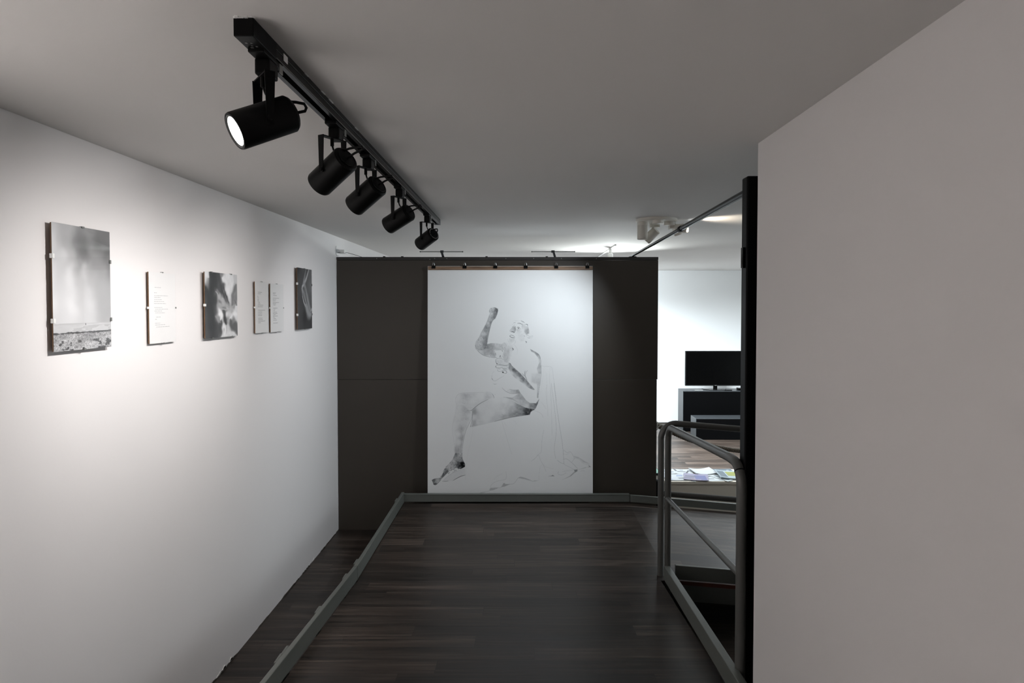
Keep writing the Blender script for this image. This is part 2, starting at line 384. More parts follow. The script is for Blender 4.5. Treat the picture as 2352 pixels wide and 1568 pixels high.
# ------------------------------------------------------------------ raster tools for drawn and printed surfaces
def smooth_noise(h, w, cells, octaves=4, seed=0, stretch=(1, 1)):
    rg = np.random.default_rng(seed); out = np.zeros((h, w)); amp = 1; tot = 0
    for o in range(octaves):
        ny = max(2, int(cells * 2 ** o * stretch[0])) ; nx = max(2, int(cells * 2 ** o * stretch[1] * w / h))
        g = rg.random((ny + 2, nx + 2))
        yy = np.linspace(0, ny, h); xx = np.linspace(0, nx, w)
        y0 = yy.astype(int); x0 = xx.astype(int); fy = yy - y0; fx = xx - x0
        fy = fy * fy * (3 - 2 * fy); fx = fx * fx * (3 - 2 * fx)
        A = g[y0][:, x0]; B = g[y0][:, x0 + 1]; C = g[y0 + 1][:, x0]; D = g[y0 + 1][:, x0 + 1]
        out += amp * ((A * (1 - fx) + B * fx) * (1 - fy)[:, None] + (C * (1 - fx) + D * fx) * fy[:, None])
        tot += amp; amp *= .5
    return out / tot
class Canvas:
    def __init__(s, x0, y0, x1, y1, n):
        s.x0, s.y0, s.n = x0, y0, n
        s.w = int((x1 - x0) * n) + 1; s.h = int((y1 - y0) * n) + 1
        s.D = np.zeros((s.h, s.w))
    def conv(s, pts, f):
        return [((f[0] + x / f[2] - s.x0) * s.n, (f[1] + y / f[2] - s.y0) * s.n) for x, y in pts]
    def win(s, P, pad):
        xs = [p[0] for p in P]; ys = [p[1] for p in P]
        a = max(0, int(min(xs) - pad)); b = min(s.w, int(max(xs) + pad) + 2); c = max(0, int(min(ys) - pad)); d = min(s.h, int(max(ys) + pad) + 2)
        if b <= a or d <= c: return None
        Y, X = np.mgrid[c:d, a:b]; return a, b, c, d, X.astype(float), Y.astype(float)
    @staticmethod
    def segdist(X, Y, P, closed=False):
        dm = np.full(X.shape, 1e9); n = len(P); T = np.zeros(X.shape)
        for i in range(n if closed else n - 1):
            (ax, ay), (bx, by) = P[i], P[(i + 1) % n]; dx, dy = bx - ax, by - ay; L = dx * dx + dy * dy + 1e-9
            t = np.clip(((X - ax) * dx + (Y - ay) * dy) / L, 0, 1); d = np.hypot(X - ax - t * dx, Y - ay - t * dy)
            T = np.where(d < dm, (i + t) / max(1, n - 1), T); dm = np.minimum(dm, d)
        return dm, T
    @staticmethod
    def spline(P, k=5):
        if len(P) < 3: return P
        Q = [P[0]] + list(P) + [P[-1]]; out = []
        for i in range(1, len(Q) - 2):
            for j in range(k):
                t = j / k; a, b, c, d = Q[i - 1], Q[i], Q[i + 1], Q[i + 2]
                out.append(tuple(.5 * (2 * b[m] + (c[m] - a[m]) * t + (2 * a[m] - 5 * b[m] + 4 * c[m] - d[m]) * t * t + (3 * b[m] - a[m] - 3 * c[m] + d[m]) * t ** 3) for m in (0, 1)))
        return out + [P[-1]]
    def stroke(s, pts, f, width, dark, taper=True):
        P = s.spline(s.conv(pts, f)); w = width * s.n / 2; r = s.win(P, w * 2 + 2)
        if r is None: return
        a, b, c, d, X, Y = r; D, T = s.segdist(X, Y, P)
        ww = w * (1 - .6 * np.abs(2 * T - 1) ** 2) if taper else w
        v = dark * np.clip(1.25 - D / np.maximum(ww, .35), 0, 1)
        s.D[c:d, a:b] = np.maximum(s.D[c:d, a:b], v)
    def shade(s, pts, f, anchors, feather=1.5, tex=.25, mode='max', edge=0):
        P = s.conv(pts, f); r = s.win(P, 2 + feather * s.n)
        if r is None: return
        a, b, c, d, X, Y = r
        inside = np.zeros(X.shape, bool); n = len(P)
        for i in range(n):
            (x1, y1), (x2, y2) = P[i], P[(i + 1) % n]
            cond = ((y1 > Y) != (y2 > Y)) & (X < (x2 - x1) * (Y - y1) / ((y2 - y1) if y2 != y1 else 1e-9) + x1)
            inside ^= cond
        dist, _ = s.segdist(X, Y, P, True); sd = np.where(inside, dist, -dist)
        m = np.clip(sd / (feather * s.n) + .5, 0, 1)
        if isinstance(anchors, (int, float)): V = np.full(X.shape, float(anchors))
        else:
            num = 0; den = 0
            for (ax, ay, v) in anchors:
                (px, py), = s.conv([(ax, ay)], f); wgt = 1 / ((X - px) ** 2 + (Y - py) ** 2 + 20) ** 1.55; num = num + wgt * v; den = den + wgt
            V = num / den
        N = s.tex[c:d, a:b]; V = V * (1 + tex * (N - .5) * 1.2)
        if edge: V = V + edge * np.exp(-dist / (1.2 * s.n))
        s.D[c:d, a:b] = np.maximum(s.D[c:d, a:b], np.clip(V, 0, 1) * m)
def lift(c, pts, f, amount, feather):      # lighten an area already shaded
    k = Canvas(0, 0, 1, 1, 1); k.w, k.h, k.n, k.x0, k.y0 = c.w, c.h, c.n, c.x0, c.y0
    k.D = np.zeros((c.h, c.w)); k.tex = c.tex; k.shade(pts, f, 1.0, feather, 0)
    c.D *= (1 - amount * k.D)
def grid_mesh(name, G, P, parent, matl, thick=None):
    """G: h x w x 3 linear colours; P(u,v arrays) -> xyz arrays; v runs down"""
    h, w = G.shape[:2]; V, U = np.mgrid[0:h, 0:w]; U = U / (w - 1.); V = V / (h - 1.)
    X, Y, Z = P(U, V); o = wloc(parent)
    co = np.stack([X - o.x, Y - o.y, Z - o.z], -1).reshape(-1, 3).astype(np.float32)
    me = bpy.data.meshes.new(name)
    idx = np.arange(h * w).reshape(h, w)
    q = np.stack([idx[:-1, :-1], idx[1:, :-1], idx[1:, 1:], idx[:-1, 1:]], -1).reshape(-1, 4).astype(np.int32)
    me.vertices.add(h * w); me.vertices.foreach_set('co', co.ravel())
    me.loops.add(q.size); me.loops.foreach_set('vertex_index', q.ravel())
    me.polygons.add(len(q)); me.polygons.foreach_set('loop_start', np.arange(0, q.size, 4, dtype=np.int32))
    me.update(calc_edges=True)
    a = me.color_attributes.new('ink', 'FLOAT_COLOR', 'POINT')
    rgba = np.ones((h * w, 4), np.float32); rgba[:, :3] = G.reshape(-1, 3); a.data.foreach_set('color', rgba.ravel())
    me.polygons.foreach_set('use_smooth', [True] * len(q))
    ob = bpy.data.objects.new(name, me); COL.objects.link(ob); me.materials.append(matl); ob.parent = parent
    return ob
def tolin(g):
    g = np.clip(g, 0, 1); return np.where(g <= .04, g / 12.92, ((g + .055) / 1.055) ** 2.4)
# ------------------------------------------------------------------ the large drawing
CV = Canvas(983, 620, 1360, 1147, 1.7)
CV.tex = smooth_noise(CV.h, CV.w, 150, 2, 3)
A = (980, 680, 6.189); B = (980, 880, 5.6)
hair = random.Random(11)
def hatch(f, poly, n, length, ang, dark, width):
    xs = [p[0] for p in poly]; ys = [p[1] for p in poly]; k = 0; tries = 0
    while k < n and tries < n * 20:
        tries += 1
        x = hair.uniform(min(xs), max(xs)); y = hair.uniform(min(ys), max(ys)); ins = False
        for i in range(len(poly)):
            (x1, y1), (x2, y2) = poly[i], poly[(i + 1) % len(poly)]
            if (y1 > y) != (y2 > y) and x < (x2 - x1) * (y - y1) / (y2 - y1) + x1: ins = not ins
        if not ins: continue
        a = math.radians(ang + hair.uniform(-35, 35)); l = length * hair.uniform(.5, 1.3); bend = hair.uniform(-.3, .3) * l
        dx, dy = math.cos(a) * l / 2, math.sin(a) * l / 2
        CV.stroke([(x - dx, y - dy), (x - dy / l * bend, y + dx / l * bend), (x + dx, y + dy)], f, width, dark * hair.uniform(.5, 1.2)); k += 1
forearm = [(905, 170), (960, 162), (1010, 183), (1012, 215), (1000, 260), (975, 320), (935, 350), (915, 400), (895, 470), (880, 540), (866, 600), (860, 670), (850, 735), (800, 770), (740, 770), (695, 740), (688, 700), (710, 640), (745, 590), (765, 550), (780, 510), (810, 460), (840, 400), (865, 340), (880, 290), (898, 250), (885, 210)]
CV.shade(forearm, A, [(985, 210, .62), (930, 195, .2), (915, 260, .22), (960, 300, .52), (975, 250, .6), (900, 340, .35), (870, 380, .25), (905, 380, .5), (850, 450, .5), (880, 480, .5), (870, 500, .45), (800, 540, .22), (825, 600, .5), (835, 690, .6), (845, 640, .55), (760, 690, .25), (710, 720, .3), (720, 660, .2), (780, 600, .2)], 1.0, .35, edge=.08)
upper = [(860, 680), (920, 668), (1000, 670), (1060, 682), (1100, 655), (1160, 655), (1220, 690), (1232, 760), (1200, 830), (1175, 920), (1140, 950), (1100, 930), (1080, 870), (970, 880), (880, 865), (800, 840), (740, 790), (695, 745), (760, 740), (830, 740)]
CV.shade(upper, A, [(870, 720, .52), (930, 740, .42), (850, 790, .38), (930, 820, .4), (960, 780, .32), (1000, 700, .22), (1100, 700, .2), (1180, 720, .12), (1090, 850, .28), (1150, 800, .28), (1160, 900, .22), (1110, 780, .25), (760, 780, .2), (900, 855, .15), (1140, 670, .08)], 1.4, .3)
hatch(A, forearm, 230, 26, 105, .55, .7); hatch(A, upper, 170, 30, 80, .45, .65)
for p, wd, dk in (([(905, 175), (925, 185), (935, 215), (920, 240)], 1.1, .7), ([(955, 165), (985, 175), (1005, 200), (990, 240), (970, 260)], 2.2, .75), ([(985, 180), (1000, 205), (985, 225)], 1.6, .8),
                  ([(940, 180), (955, 210), (948, 250)], .9, .6), ([(920, 190), (915, 220)], .8, .6), ([(695, 745), (740, 790), (800, 835), (880, 825), (950, 820)], 1.1, .5), ([(700, 750), (760, 810), (830, 850), (970, 880)], 1.2, .5),
                  ([(688, 705), (700, 650), (745, 590), (775, 520), (840, 400), (880, 300), (900, 250)], 1.0, .4), ([(860, 672), (880, 545), (915, 400), (940, 348), (1000, 262)], 1.3, .5),
                  ([(780, 550), (800, 590), (815, 640), (840, 700)], 1.2, .45), ([(765, 745), (785, 770)], 1.6, .6), ([(860, 675), (865, 720), (850, 735)], 1.5, .65), ([(1210, 735), (1228, 755), (1215, 770)], 2.2, .85),
                  ([(1060, 690), (1070, 730), (1068, 765)], 1.0, .5), ([(830, 450), (850, 470), (860, 520)], 1.3, .5)):
    CV.stroke(p, A, wd, dk)
# glass and hand
lift(CV, [(960, 765), (1095, 770), (1085, 850), (1060, 885), (1095, 905), (1090, 975), (985, 960), (975, 900), (1010, 885), (975, 860)], A, .75, 2)
lift(CV, [(1080, 640), (1180, 630), (1250, 700), (1235, 740), (1150, 690)], A, .5, 6)
lift(CV, [(1175, 780), (1250, 760), (1240, 960), (1165, 950)], A, .6, 5)
for p, wd, dk in (([(965, 785), (970, 830), (980, 870), (1010, 885), (1050, 880), (1075, 850), (1090, 790)], .9, .4), ([(965, 785), (1000, 770), (1060, 765), (1090, 785)], .8, .35), ([(975, 800), (982, 845)], 1.8, .6), ([(1045, 840), (1040, 870)], 2.4, .75),
                  ([(1065, 770), (1080, 790)], 1.6, .6), ([(980, 900), (1010, 885), (1060, 885), (1095, 905)], 1.1, .5), ([(980, 900), (985, 940), (1000, 962)], 1.6, .6), ([(1000, 965), (1040, 972), (1100, 985), (1150, 980), (1185, 955)], 1.6, .6),
                  ([(990, 958), (1005, 966)], 3.0, .75), ([(975, 998), (990, 1018), (1040, 1020), (1075, 1012)], 1.4, .55), ([(978, 990), (1000, 984), (1050, 990)], 1.0, .5), ([(980, 995), (985, 1003)], 2.4, .7),
                  ([(1005, 1040), (1010, 1062), (1040, 1070), (1068, 1060)], 1.1, .45), ([(1005, 1040), (1050, 1036)], .9, .4), ([(1072, 1078), (1090, 1083)], 4.2, .95), ([(1065, 1070), (1085, 1050), (1120, 1060), (1136, 1080), (1120, 1098), (1085, 1092)], 1.3, .6),
                  ([(1070, 1020), (1100, 1035), (1135, 1030)], 1.6, .6), ([(1120, 985), (1150, 1010), (1165, 1050)], .9, .3), ([(1010, 905), (1020, 940), (1050, 925)], .9, .35), ([(1060, 900), (1075, 940)], .9, .3),
                  ([(1160, 950), (1185, 960), (1200, 990)], 2.2, .65), ([(1030, 900), (1060, 930), (1040, 960)], 1.2, .3)):
    CV.stroke(p, A, wd, dk)
CV.shade([(985, 895), (1090, 895), (1180, 950), (1175, 1040), (1130, 1060), (1000, 960)], A, .13, 2, .6)
low = [(1168, 948), (1230, 1008), (1330, 1098), (1420, 1198), (1532, 1328), (1505, 1330), (1440, 1300), (1350, 1230), (1250, 1160), (1190, 1100), (1160, 1020)]
CV.shade(low, A, [(1180, 990, .5), (1240, 1050, .62), (1290, 1090, .55), (1330, 1130, .55), (1380, 1180, .55), (1430, 1230, .5), (1500, 1310, .5), (1200, 1095, .1), (1250, 1140, .3), (1290, 1180, .12), (1380, 1265, .1)], 1.2, .4)
# head
CV.shade([(1385, 425), (1430, 425), (1448, 480), (1452, 530), (1415, 552), (1380, 510)], A, [(1430, 500, .42), (1400, 520, .38), (1390, 450, .2)], 3, .4)
CV.shade([(1215, 430), (1260, 430), (1262, 500), (1240, 520), (1185, 505), (1190, 480)], A, [(1240, 460, .5), (1215, 460, .3), (1200, 500, .12), (1245, 505, .35), (1225, 480, .2)], 3, .4)
CV.shade([(1290, 545), (1360, 530), (1390, 570), (1380, 640), (1330, 650), (1290, 600)], A, .10, 3, .8)
CV.shade([(1170, 600), (1245, 600), (1240, 650), (1200, 665), (1165, 640)], A, .16, 3, .8)
CV.shade([(1270, 470), (1330, 470), (1330, 540), (1275, 530)], A, .13, 2.5, .8)
CV.shade([(1340, 400), (1400, 400), (1410, 470), (1350, 470)], A, .16, 2.5, .8)
for p, wd, dk in (([(1218, 356), (1280, 352), (1340, 350)], .8, .25), ([(1335, 350), (1365, 365), (1385, 380)], 2.0, .5), ([(1400, 400), (1425, 405), (1430, 420)], 2.2, .6), ([(1430, 420), (1446, 480), (1452, 535)], 1.0, .4),
                  ([(1228, 385), (1245, 378), (1262, 380)], 1.3, .45), ([(1285, 390), (1310, 386), (1340, 396), (1358, 412)], 1.9, .6), ([(1248, 400), (1225, 440), (1188, 480), (1180, 495), (1195, 512), (1240, 522)], 1.1, .45),
                  ([(1195, 500), (1225, 508), (1245, 520)], 2.4, .75), ([(1240, 495), (1250, 515)], 1.3, .6), ([(1275, 450), (1300, 440), (1322, 455)], 1.4, .6), ([(1292, 455), (1308, 458)], 2.8, .85), ([(1270, 470), (1300, 472), (1330, 462)], 1.1, .45),
                  ([(1265, 480), (1290, 492), (1320, 485)], 1.0, .4), ([(1250, 440), (1258, 470), (1252, 500)], 2.0, .6), ([(1180, 565), (1195, 555), (1225, 562), (1250, 580)], 1.3, .6), ([(1180, 570), (1195, 585), (1225, 592), (1250, 592)], 1.5, .7),
                  ([(1178, 562), (1184, 578)], 2.0, .7), ([(1200, 568), (1202, 584)], .7, .4), ([(1218, 570), (1220, 588)], .7, .4), ([(1235, 578), (1238, 590)], .7, .4),
                  ([(1340, 360), (1360, 390), (1350, 430), (1365, 470)], .9, .3), ([(1400, 575), (1430, 560), (1460, 575), (1500, 565), (1506, 585)], 1.0, .35), ([(1425, 590), (1450, 596), (1470, 590)], 1.3, .45), ([(1475, 600), (1500, 580)], .9, .3),
                  ([(1400, 640), (1412, 652), (1408, 665)], 2.4, .65), ([(1375, 560), (1390, 575)], 1.8, .4), ([(1150, 610), (1160, 650), (1200, 675)], .9, .25), ([(1225, 680), (1260, 715), (1285, 760), (1280, 830)], 1.6, .16), ([(1250, 620), (1260, 650), (1240, 680)], .9, .25)):
    CV.stroke(p, A, wd, dk)
hatch(A, [(1180, 400), (1440, 400), (1440, 560), (1180, 560)], 60, 16, 60, .28, .6)
# torso
CV.shade([(1465, 752), (1540, 790), (1590, 825), (1612, 880), (1622, 1000), (1622, 1105), (1575, 1100), (1560, 1030), (1590, 950), (1572, 870), (1530, 815), (1480, 785)], A, [(1480, 765, .55), (1560, 805, .5), (1605, 880, .42), (1600, 1000, .35), (1615, 1080, .35), (1580, 1060, .22), (1580, 900, .1), (1510, 800, .35)], 1.6, .25)
CV.shade([(1480, 1095), (1620, 1090), (1615, 1200), (1605, 1260), (1520, 1240), (1480, 1220)], A, [(1510, 1200, .22), (1600, 1130, .18), (1590, 1220, .26), (1500, 1110, .12)], 5, .3)
CV.shade([(1560, 1240), (1610, 1230), (1590, 1330), (1580, 1450), (1560, 1440), (1565, 1340)], A, [(1590, 1300, .22), (1575, 1430, .4)], 1.5, .3)
for p, wd, dk in (([(1465, 755), (1540, 800), (1590, 838), (1612, 890)], 1.5, .6), ([(1615, 890), (1620, 1000), (1622, 1100), (1608, 1200), (1592, 1320), (1578, 1440)], .9, .4), ([(1350, 1095), (1375, 1125), (1405, 1145)], 2.0, .4), ([(1395, 1060), (1388, 1110), (1410, 1170), (1432, 1238)], 2.6, .42),
                  ([(1430, 1055), (1405, 1085), (1398, 1130)], 2.0, .3), ([(930, 1118), (924, 1170), (965, 1205), (1030, 1170), (1100, 1128)], 1.0, .35), ([(925, 1170), (938, 1185)], 2.2, .5), ([(945, 1243), (965, 1250), (998, 1246)], 1.0, .45),
                  ([(970, 1060), (940, 1085), (930, 1118)], .9, .2), ([(1065, 1298), (1130, 1355), (1220, 1385), (1330, 1375)], 1.4, .42), ([(1170, 1322), (1230, 1334), (1302, 1328)], 1.4, .5), ([(1302, 1328), (1330, 1380), (1400, 1470)], 1.2, .4)):
    CV.stroke(p, A, wd, dk)
CV.shade([(1150, 1320), (1230, 1334), (1302, 1328), (1335, 1385), (1230, 1385), (1130, 1350)], A, [(1290, 1350, .42), (1220, 1365, .25), (1160, 1335, .1)], 1.4, .3)
CV.shade([(1310, 1375), (1350, 1400), (1410, 1480), (1300, 1470), (1130, 1440), (1210, 1440)], A, [(1350, 1440, .35), (1200, 1445, .2)], 2, .3)
# hip, thigh, legs
CV.shade([(1190, 130), (1240, 190), (1320, 250), (1400, 255), (1440, 200), (1424, 262), (1390, 322), (1300, 322), (1200, 280), (1100, 215), (1000, 178), (1100, 182)], B, [(1350, 290, .5), (1400, 275, .62), (1420, 235, .55), (1250, 235, .32), (1280, 290, .2), (1150, 215, .2), (1050, 185, .35), (1220, 200, .25)], 1.2, .3)
thigh = [(580, 560), (590, 460), (585, 350), (620, 310), (700, 250), (780, 205), (870, 185), (1000, 180), (1090, 215), (1180, 268), (1260, 308), (1310, 322), (1390, 325), (1335, 365), (1320, 402), (1200, 420), (1050, 445), (900, 485), (760, 520), (640, 545)]
CV.shade(thigh, B, [(598, 370, .42), (600, 440, .15), (610, 500, .35), (600, 540, .35), (660, 500, .16), (700, 320, .10), (900, 300, .10), (900, 215, .02), (1000, 220, .03), (980, 285, .16), (1080, 260, .15), (1100, 330, .28), (1180, 300, .45), (1200, 370, .5), (1280, 365, .74), (1320, 340, .78), (1300, 390, .75), (1360, 335, .7), (1100, 420, .45), (1000, 430, .35), (880, 460, .22), (760, 440, .08), (820, 380, .08), (980, 370, .12), (1140, 400, .5)], 1.0, .3)
CV.shade([(380, 180), (430, 132), (500, 122), (650, 120), (800, 115), (842, 138), (865, 190), (780, 207), (700, 252), (620, 318), (570, 345), (520, 340), (480, 272), (385, 270)], B, [(400, 200, .06), (500, 170, .28), (480, 245, .15), (550, 170, .18), (640, 280, .16), (790, 195, .22), (700, 160, .04), (600, 230, .07), (840, 170, .12), (445, 240, .12), (560, 320, .14)], 5, .5)
CV.shade([(380, 260), (480, 270), (560, 348), (584, 380), (578, 450), (540, 520), (505, 600), (480, 700), (462, 800), (458, 900), (368, 900), (358, 850), (375, 700), (335, 600), (330, 500), (370, 380)], B, [(400, 400, .10), (390, 300, .10), (520, 345, .3), (515, 450, .24), (560, 420, .1), (545, 500, .12), (500, 500, .16), (450, 600, .34), (460, 700, .34), (490, 620, .15), (455, 800, .32), (430, 870, .3), (400, 650, .06), (340, 550, .05), (385, 870, .35), (410, 760, .08)], 5, .4)
foot = [(372, 890), (455, 895), (465, 980), (495, 1030), (495, 1070), (440, 1100), (380, 1085), (300, 1120), (240, 1180), (190, 1230), (130, 1298), (95, 1300), (70, 1240), (110, 1220), (180, 1210), (215, 1150), (250, 1070), (330, 985)]
CV.shade(foot, B, [(455, 1035, .92), (400, 1030, .62), (440, 1080, .75), (400, 940, .45), (385, 920, .6), (340, 1040, .32), (250, 1130, .6), (230, 1165, .65), (180, 1220, .5), (100, 1238, .7), (108, 1290, .7), (310, 1085, .25), (440, 960, .45), (430, 920, .2), (280, 1060, .2), (370, 985, .3), (140, 1250, .3)], .8, .55)
CV.shade([(495, 1095), (498, 1180), (420, 1205), (340, 1250), (210, 1252), (270, 1190), (380, 1130)], B, .11, 1.2, .4)
hatch(B, [(340, 980), (470, 980), (480, 1080), (250, 1180), (190, 1220), (180, 1200), (250, 1060)], 150, 18, 125, .8, .75)
hatch(B, [(365, 895), (460, 895), (465, 985), (350, 985)], 45, 18, 80, .6, .75)
for p, wd, dk in (([(556, 347), (580, 345), (625, 305), (700, 250), (790, 205)], 1.8, .6), ([(840, 133), (858, 160), (866, 190)], 1.4, .5), ([(582, 345), (588, 380), (588, 440), (580, 500), (562, 562)], 1.6, .5), ([(505, 140), (505, 195)], 1.8, .35), ([(480, 270), (500, 255)], 1.2, .25),
                  ([(500, 360), (545, 345), (580, 348)], 1.2, .4), ([(500, 470), (525, 440)], 1.4, .3), ([(870, 488), (960, 465), (1020, 450), (1130, 425), (1320, 402)], 1.6, .65), ([(962, 395), (1000, 412)], 1.5, .4), ([(205, 1255), (250, 1256), (285, 1250)], 1.2, .6),
                  ([(340, 1247), (400, 1212), (450, 1188), (498, 1176)], 1.6, .75), ([(500, 1092), (380, 1130), (290, 1180), (215, 1250)], 1.0, .35), ([(72, 1246), (112, 1224)], 3.0, .75), ([(90, 1295), (125, 1300), (190, 1235)], 1.6, .65), ([(455, 890), (458, 950), (470, 990), (494, 1035), (495, 1070)], 1.2, .6),
                  ([(1320, 402), (1335, 362), (1392, 322), (1440, 205)], 1.3, .6), ([(875, 140), (880, 144)], 1.6, .4), ([(985, 178), (1050, 184), (1110, 205), (1180, 255)], 1.4, .4), ([(565, 558), (572, 540)], 2.2, .5), ([(580, 580), (640, 548), (760, 522)], 1, .15)):
    CV.stroke(p, B, wd, dk)
for p, wd, dk in (([(382, 275), (374, 205), (398, 152), (440, 128), (520, 119), (650, 118), (800, 113), (840, 135)], 1.0, .28), ([(382, 275), (372, 380), (345, 500), (332, 600), (350, 720), (362, 850)], .9, .22),
                  ([(585, 380), (578, 450), (545, 520), (508, 600), (482, 700), (464, 800), (456, 890)], 1.2, .4), ([(455, 150), (475, 135), (498, 150), (505, 190)], 1.4, .32), ([(450, 240), (480, 262), (505, 250)], 1.2, .28), ([(545, 150), (550, 180)], 1.2, .25),
                  ([(500, 455), (512, 470)], 2.0, .35), ([(620, 320), (570, 345), (520, 342)], 1.3, .35), ([(385, 240), (392, 290), (388, 330)], 1.0, .2), ([(440, 600), (446, 700), (442, 800)], 3.0, .28), ([(375, 850), (390, 880), (385, 930)], 1.6, .4)):
    CV.stroke(p, B, wd, dk)
# thin pencil drapery
thin = [([(597, 600), (570, 740), (530, 900), (512, 1050), (500, 1240)], .15), ([(965, 485), (990, 570), (1040, 740), (1070, 840), (1092, 912)], .2), ([(985, 490), (1005, 520), (1022, 545)], .15), ([(1105, 478), (1135, 490), (1152, 525)], .18),
        ([(1460, 235), (1490, 270), (1512, 300), (1530, 330)], .2), ([(1500, 600), (1478, 720), (1468, 870), (1430, 915), (1372, 980)], .28), ([(1340, 1000), (1400, 950), (1430, 915), (1460, 990), (1490, 1040), (1530, 1130)], .3), ([(1370, 345), (1440, 372), (1475, 400), (1492, 440)], .28),
        ([(1630, 0), (1660, 260), (1700, 540), (1740, 800), (1757, 1030)], .42), ([(1672, 985), (1720, 1020), (1762, 1033)], .42), ([(1595, 0), (1640, 350), (1660, 600), (1635, 830), (1652, 965)], .34), ([(1535, 20), (1530, 150), (1550, 320), (1552, 420)], .24),
        ([(1590, 20), (1596, 300), (1606, 670)], .24), ([(1755, 975), (1790, 968), (1860, 1020), (1932, 1092)], .4), ([(1760, 1040), (1850, 1085), (1890, 1108)], .32), ([(1740, 1130), (1810, 1120), (1885, 1108)], .3),
        ([(1755, 855), (1800, 890), (1838, 875), (1880, 940), (1886, 970), (1855, 1015)], .32), ([(1740, 903), (1800, 912), (1840, 876)], .22), ([(1690, 1130), (1680, 1160), (1730, 1176), (1785, 1148)], .35), ([(820, 1340), (832, 1300), (900, 1255), (1015, 1225), (1017, 1130)], .3),
        ([(870, 1232), (900, 1195), (975, 1155)], .2), ([(1490, 1040), (1530, 1075), (1620, 1095)], .2), ([(1490, 1040), (1455, 1070), (1442, 1160), (1440, 1240)], .18), ([(1880, 970), (1920, 960), (1960, 985), (2010, 1030), (2080, 1045)], .28),
        ([(665, 1432), (695, 1400), (800, 1378), (822, 1342), (930, 1338), (955, 1330), (990, 1278), (1010, 1290), (1065, 1292), (1120, 1282), (1180, 1208), (1240, 1205), (1360, 1255)], .4), ([(1890, 1120), (1900, 1140), (1925, 1128)], .4), ([(1970, 1130), (1995, 1118), (2025, 1128)], .3)]
for p, dk in thin: CV.stroke(p, B, .75, dk, False)
for p, dk in ([(1625, 985), (1660, 996), (1745, 1000), (1775, 1030), (1800, 1200), (1838, 1485)], .28), ([(1690, 1080), (1705, 1300), (1705, 1485)], .15), ([(1745, 1010), (1740, 1200), (1752, 1485)], .15), ([(1660, 1010), (1640, 1200), (1610, 1400)], .12): CV.stroke(p, A, .7, dk, False)
for poly, dk in (([(665, 1432), (697, 1400), (765, 1396), (710, 1416)], .28), ([(803, 1377), (820, 1343), (932, 1336), (860, 1367)], .32), ([(955, 1332), (990, 1275), (1010, 1290), (1072, 1292), (1000, 1322)], .38), ([(1170, 1212), (1200, 1198), (1262, 1212), (1365, 1256), (1240, 1226)], .3),
                 ([(1340, 1258), (1380, 1246), (1442, 1243), (1380, 1256)], .3), ([(1550, 1192), (1595, 1184), (1612, 1172), (1638, 1190)], .5), ([(1728, 1240), (1830, 1188), (1895, 1125), (1905, 1140), (1845, 1192)], .35), ([(1885, 1108), (1932, 1103), (1928, 1128), (1898, 1142)], .5),
                 ([(1928, 1110), (2030, 1078), (2105, 1074), (2068, 1044), (2078, 1068), (2030, 1084)], .42), ([(1875, 930), (1935, 942), (2005, 985), (2092, 1038), (2000, 1012), (1950, 965), (1895, 952)], .22)):
    CV.shade(poly, B, dk, .8, .2)
mask = smooth_noise(CV.h, CV.w, 9, 3, 8)
g = 1 - np.clip(1.06 * CV.D ** 1.5, 0, .95)
colr = np.stack([.86 * g ** 1.9, .86 * g ** 1.88, .855 * g ** 1.84], -1) * (.985 + .03 * mask)[..., None]
dr = root('hanging_drawing', (-.09, 5.31, 2.2), 'large white sheet with an ink drawing of a seated bearded figure raising a fist', 'drawing')
DX0, DX1, DZ1, DZ0 = -.776, .588, 2.176, .279
def pp(U, V): return (DX0 + (DX1 - DX0) * U, 5.312 - .012 - .055 * V ** .9 - .004 * np.sin(U * 3.1), DZ1 + (DZ0 - DZ1) * V)
po = grid_mesh('paper_sheet', colr, pp, dr, DRAWM)
sm = po.modifiers.new('thickness', 'SOLIDIFY'); sm.thickness = .0006; sm.offset = 0
MB().box((DX0 + .004, 5.290, 2.174), (DX1 - .001, 5.304, 2.204), .001).build('wooden_strip', PINE, dr)
MB().box((DX0, 5.3045, 2.172), (DX1, 5.3055, 2.207)).build('paper_top_fold', PAPER, dr)
for i, x in enumerate((-.726, -.470, -.217, .034, .286, .543)):
    ordn = ['leftmost', 'second from left', 'third from left', 'third from right', 'second from right', 'rightmost'][i]
    bc = root('binder_clip', (x, 5.30, 2.2), 'small black binder clip on the pine strip above the drawing, ' + ordn + ' of six', 'clip', 'binder clips holding the large drawing')
    MB().prism([(5.284, 2.186), (5.312, 2.186), (5.305, 2.211), (5.291, 2.211)], x - .016, x + .016, 'x').build('clip_body', BLACKP, bc)
    for s in (-1, 1):
        q = [(x - .009, 5.298 + s * .004, 2.208), (x - .007, 5.298 + s * .008, 2.222), (x - .005, 5.298 + s * .010, 2.232), (x + .005, 5.298 + s * .010, 2.232), (x + .007, 5.298 + s * .008, 2.222), (x + .009, 5.298 + s * .004, 2.208)]
        MB().tube(q, .0012, 8).build('wire_handle', CHROME, bc, smooth=True)


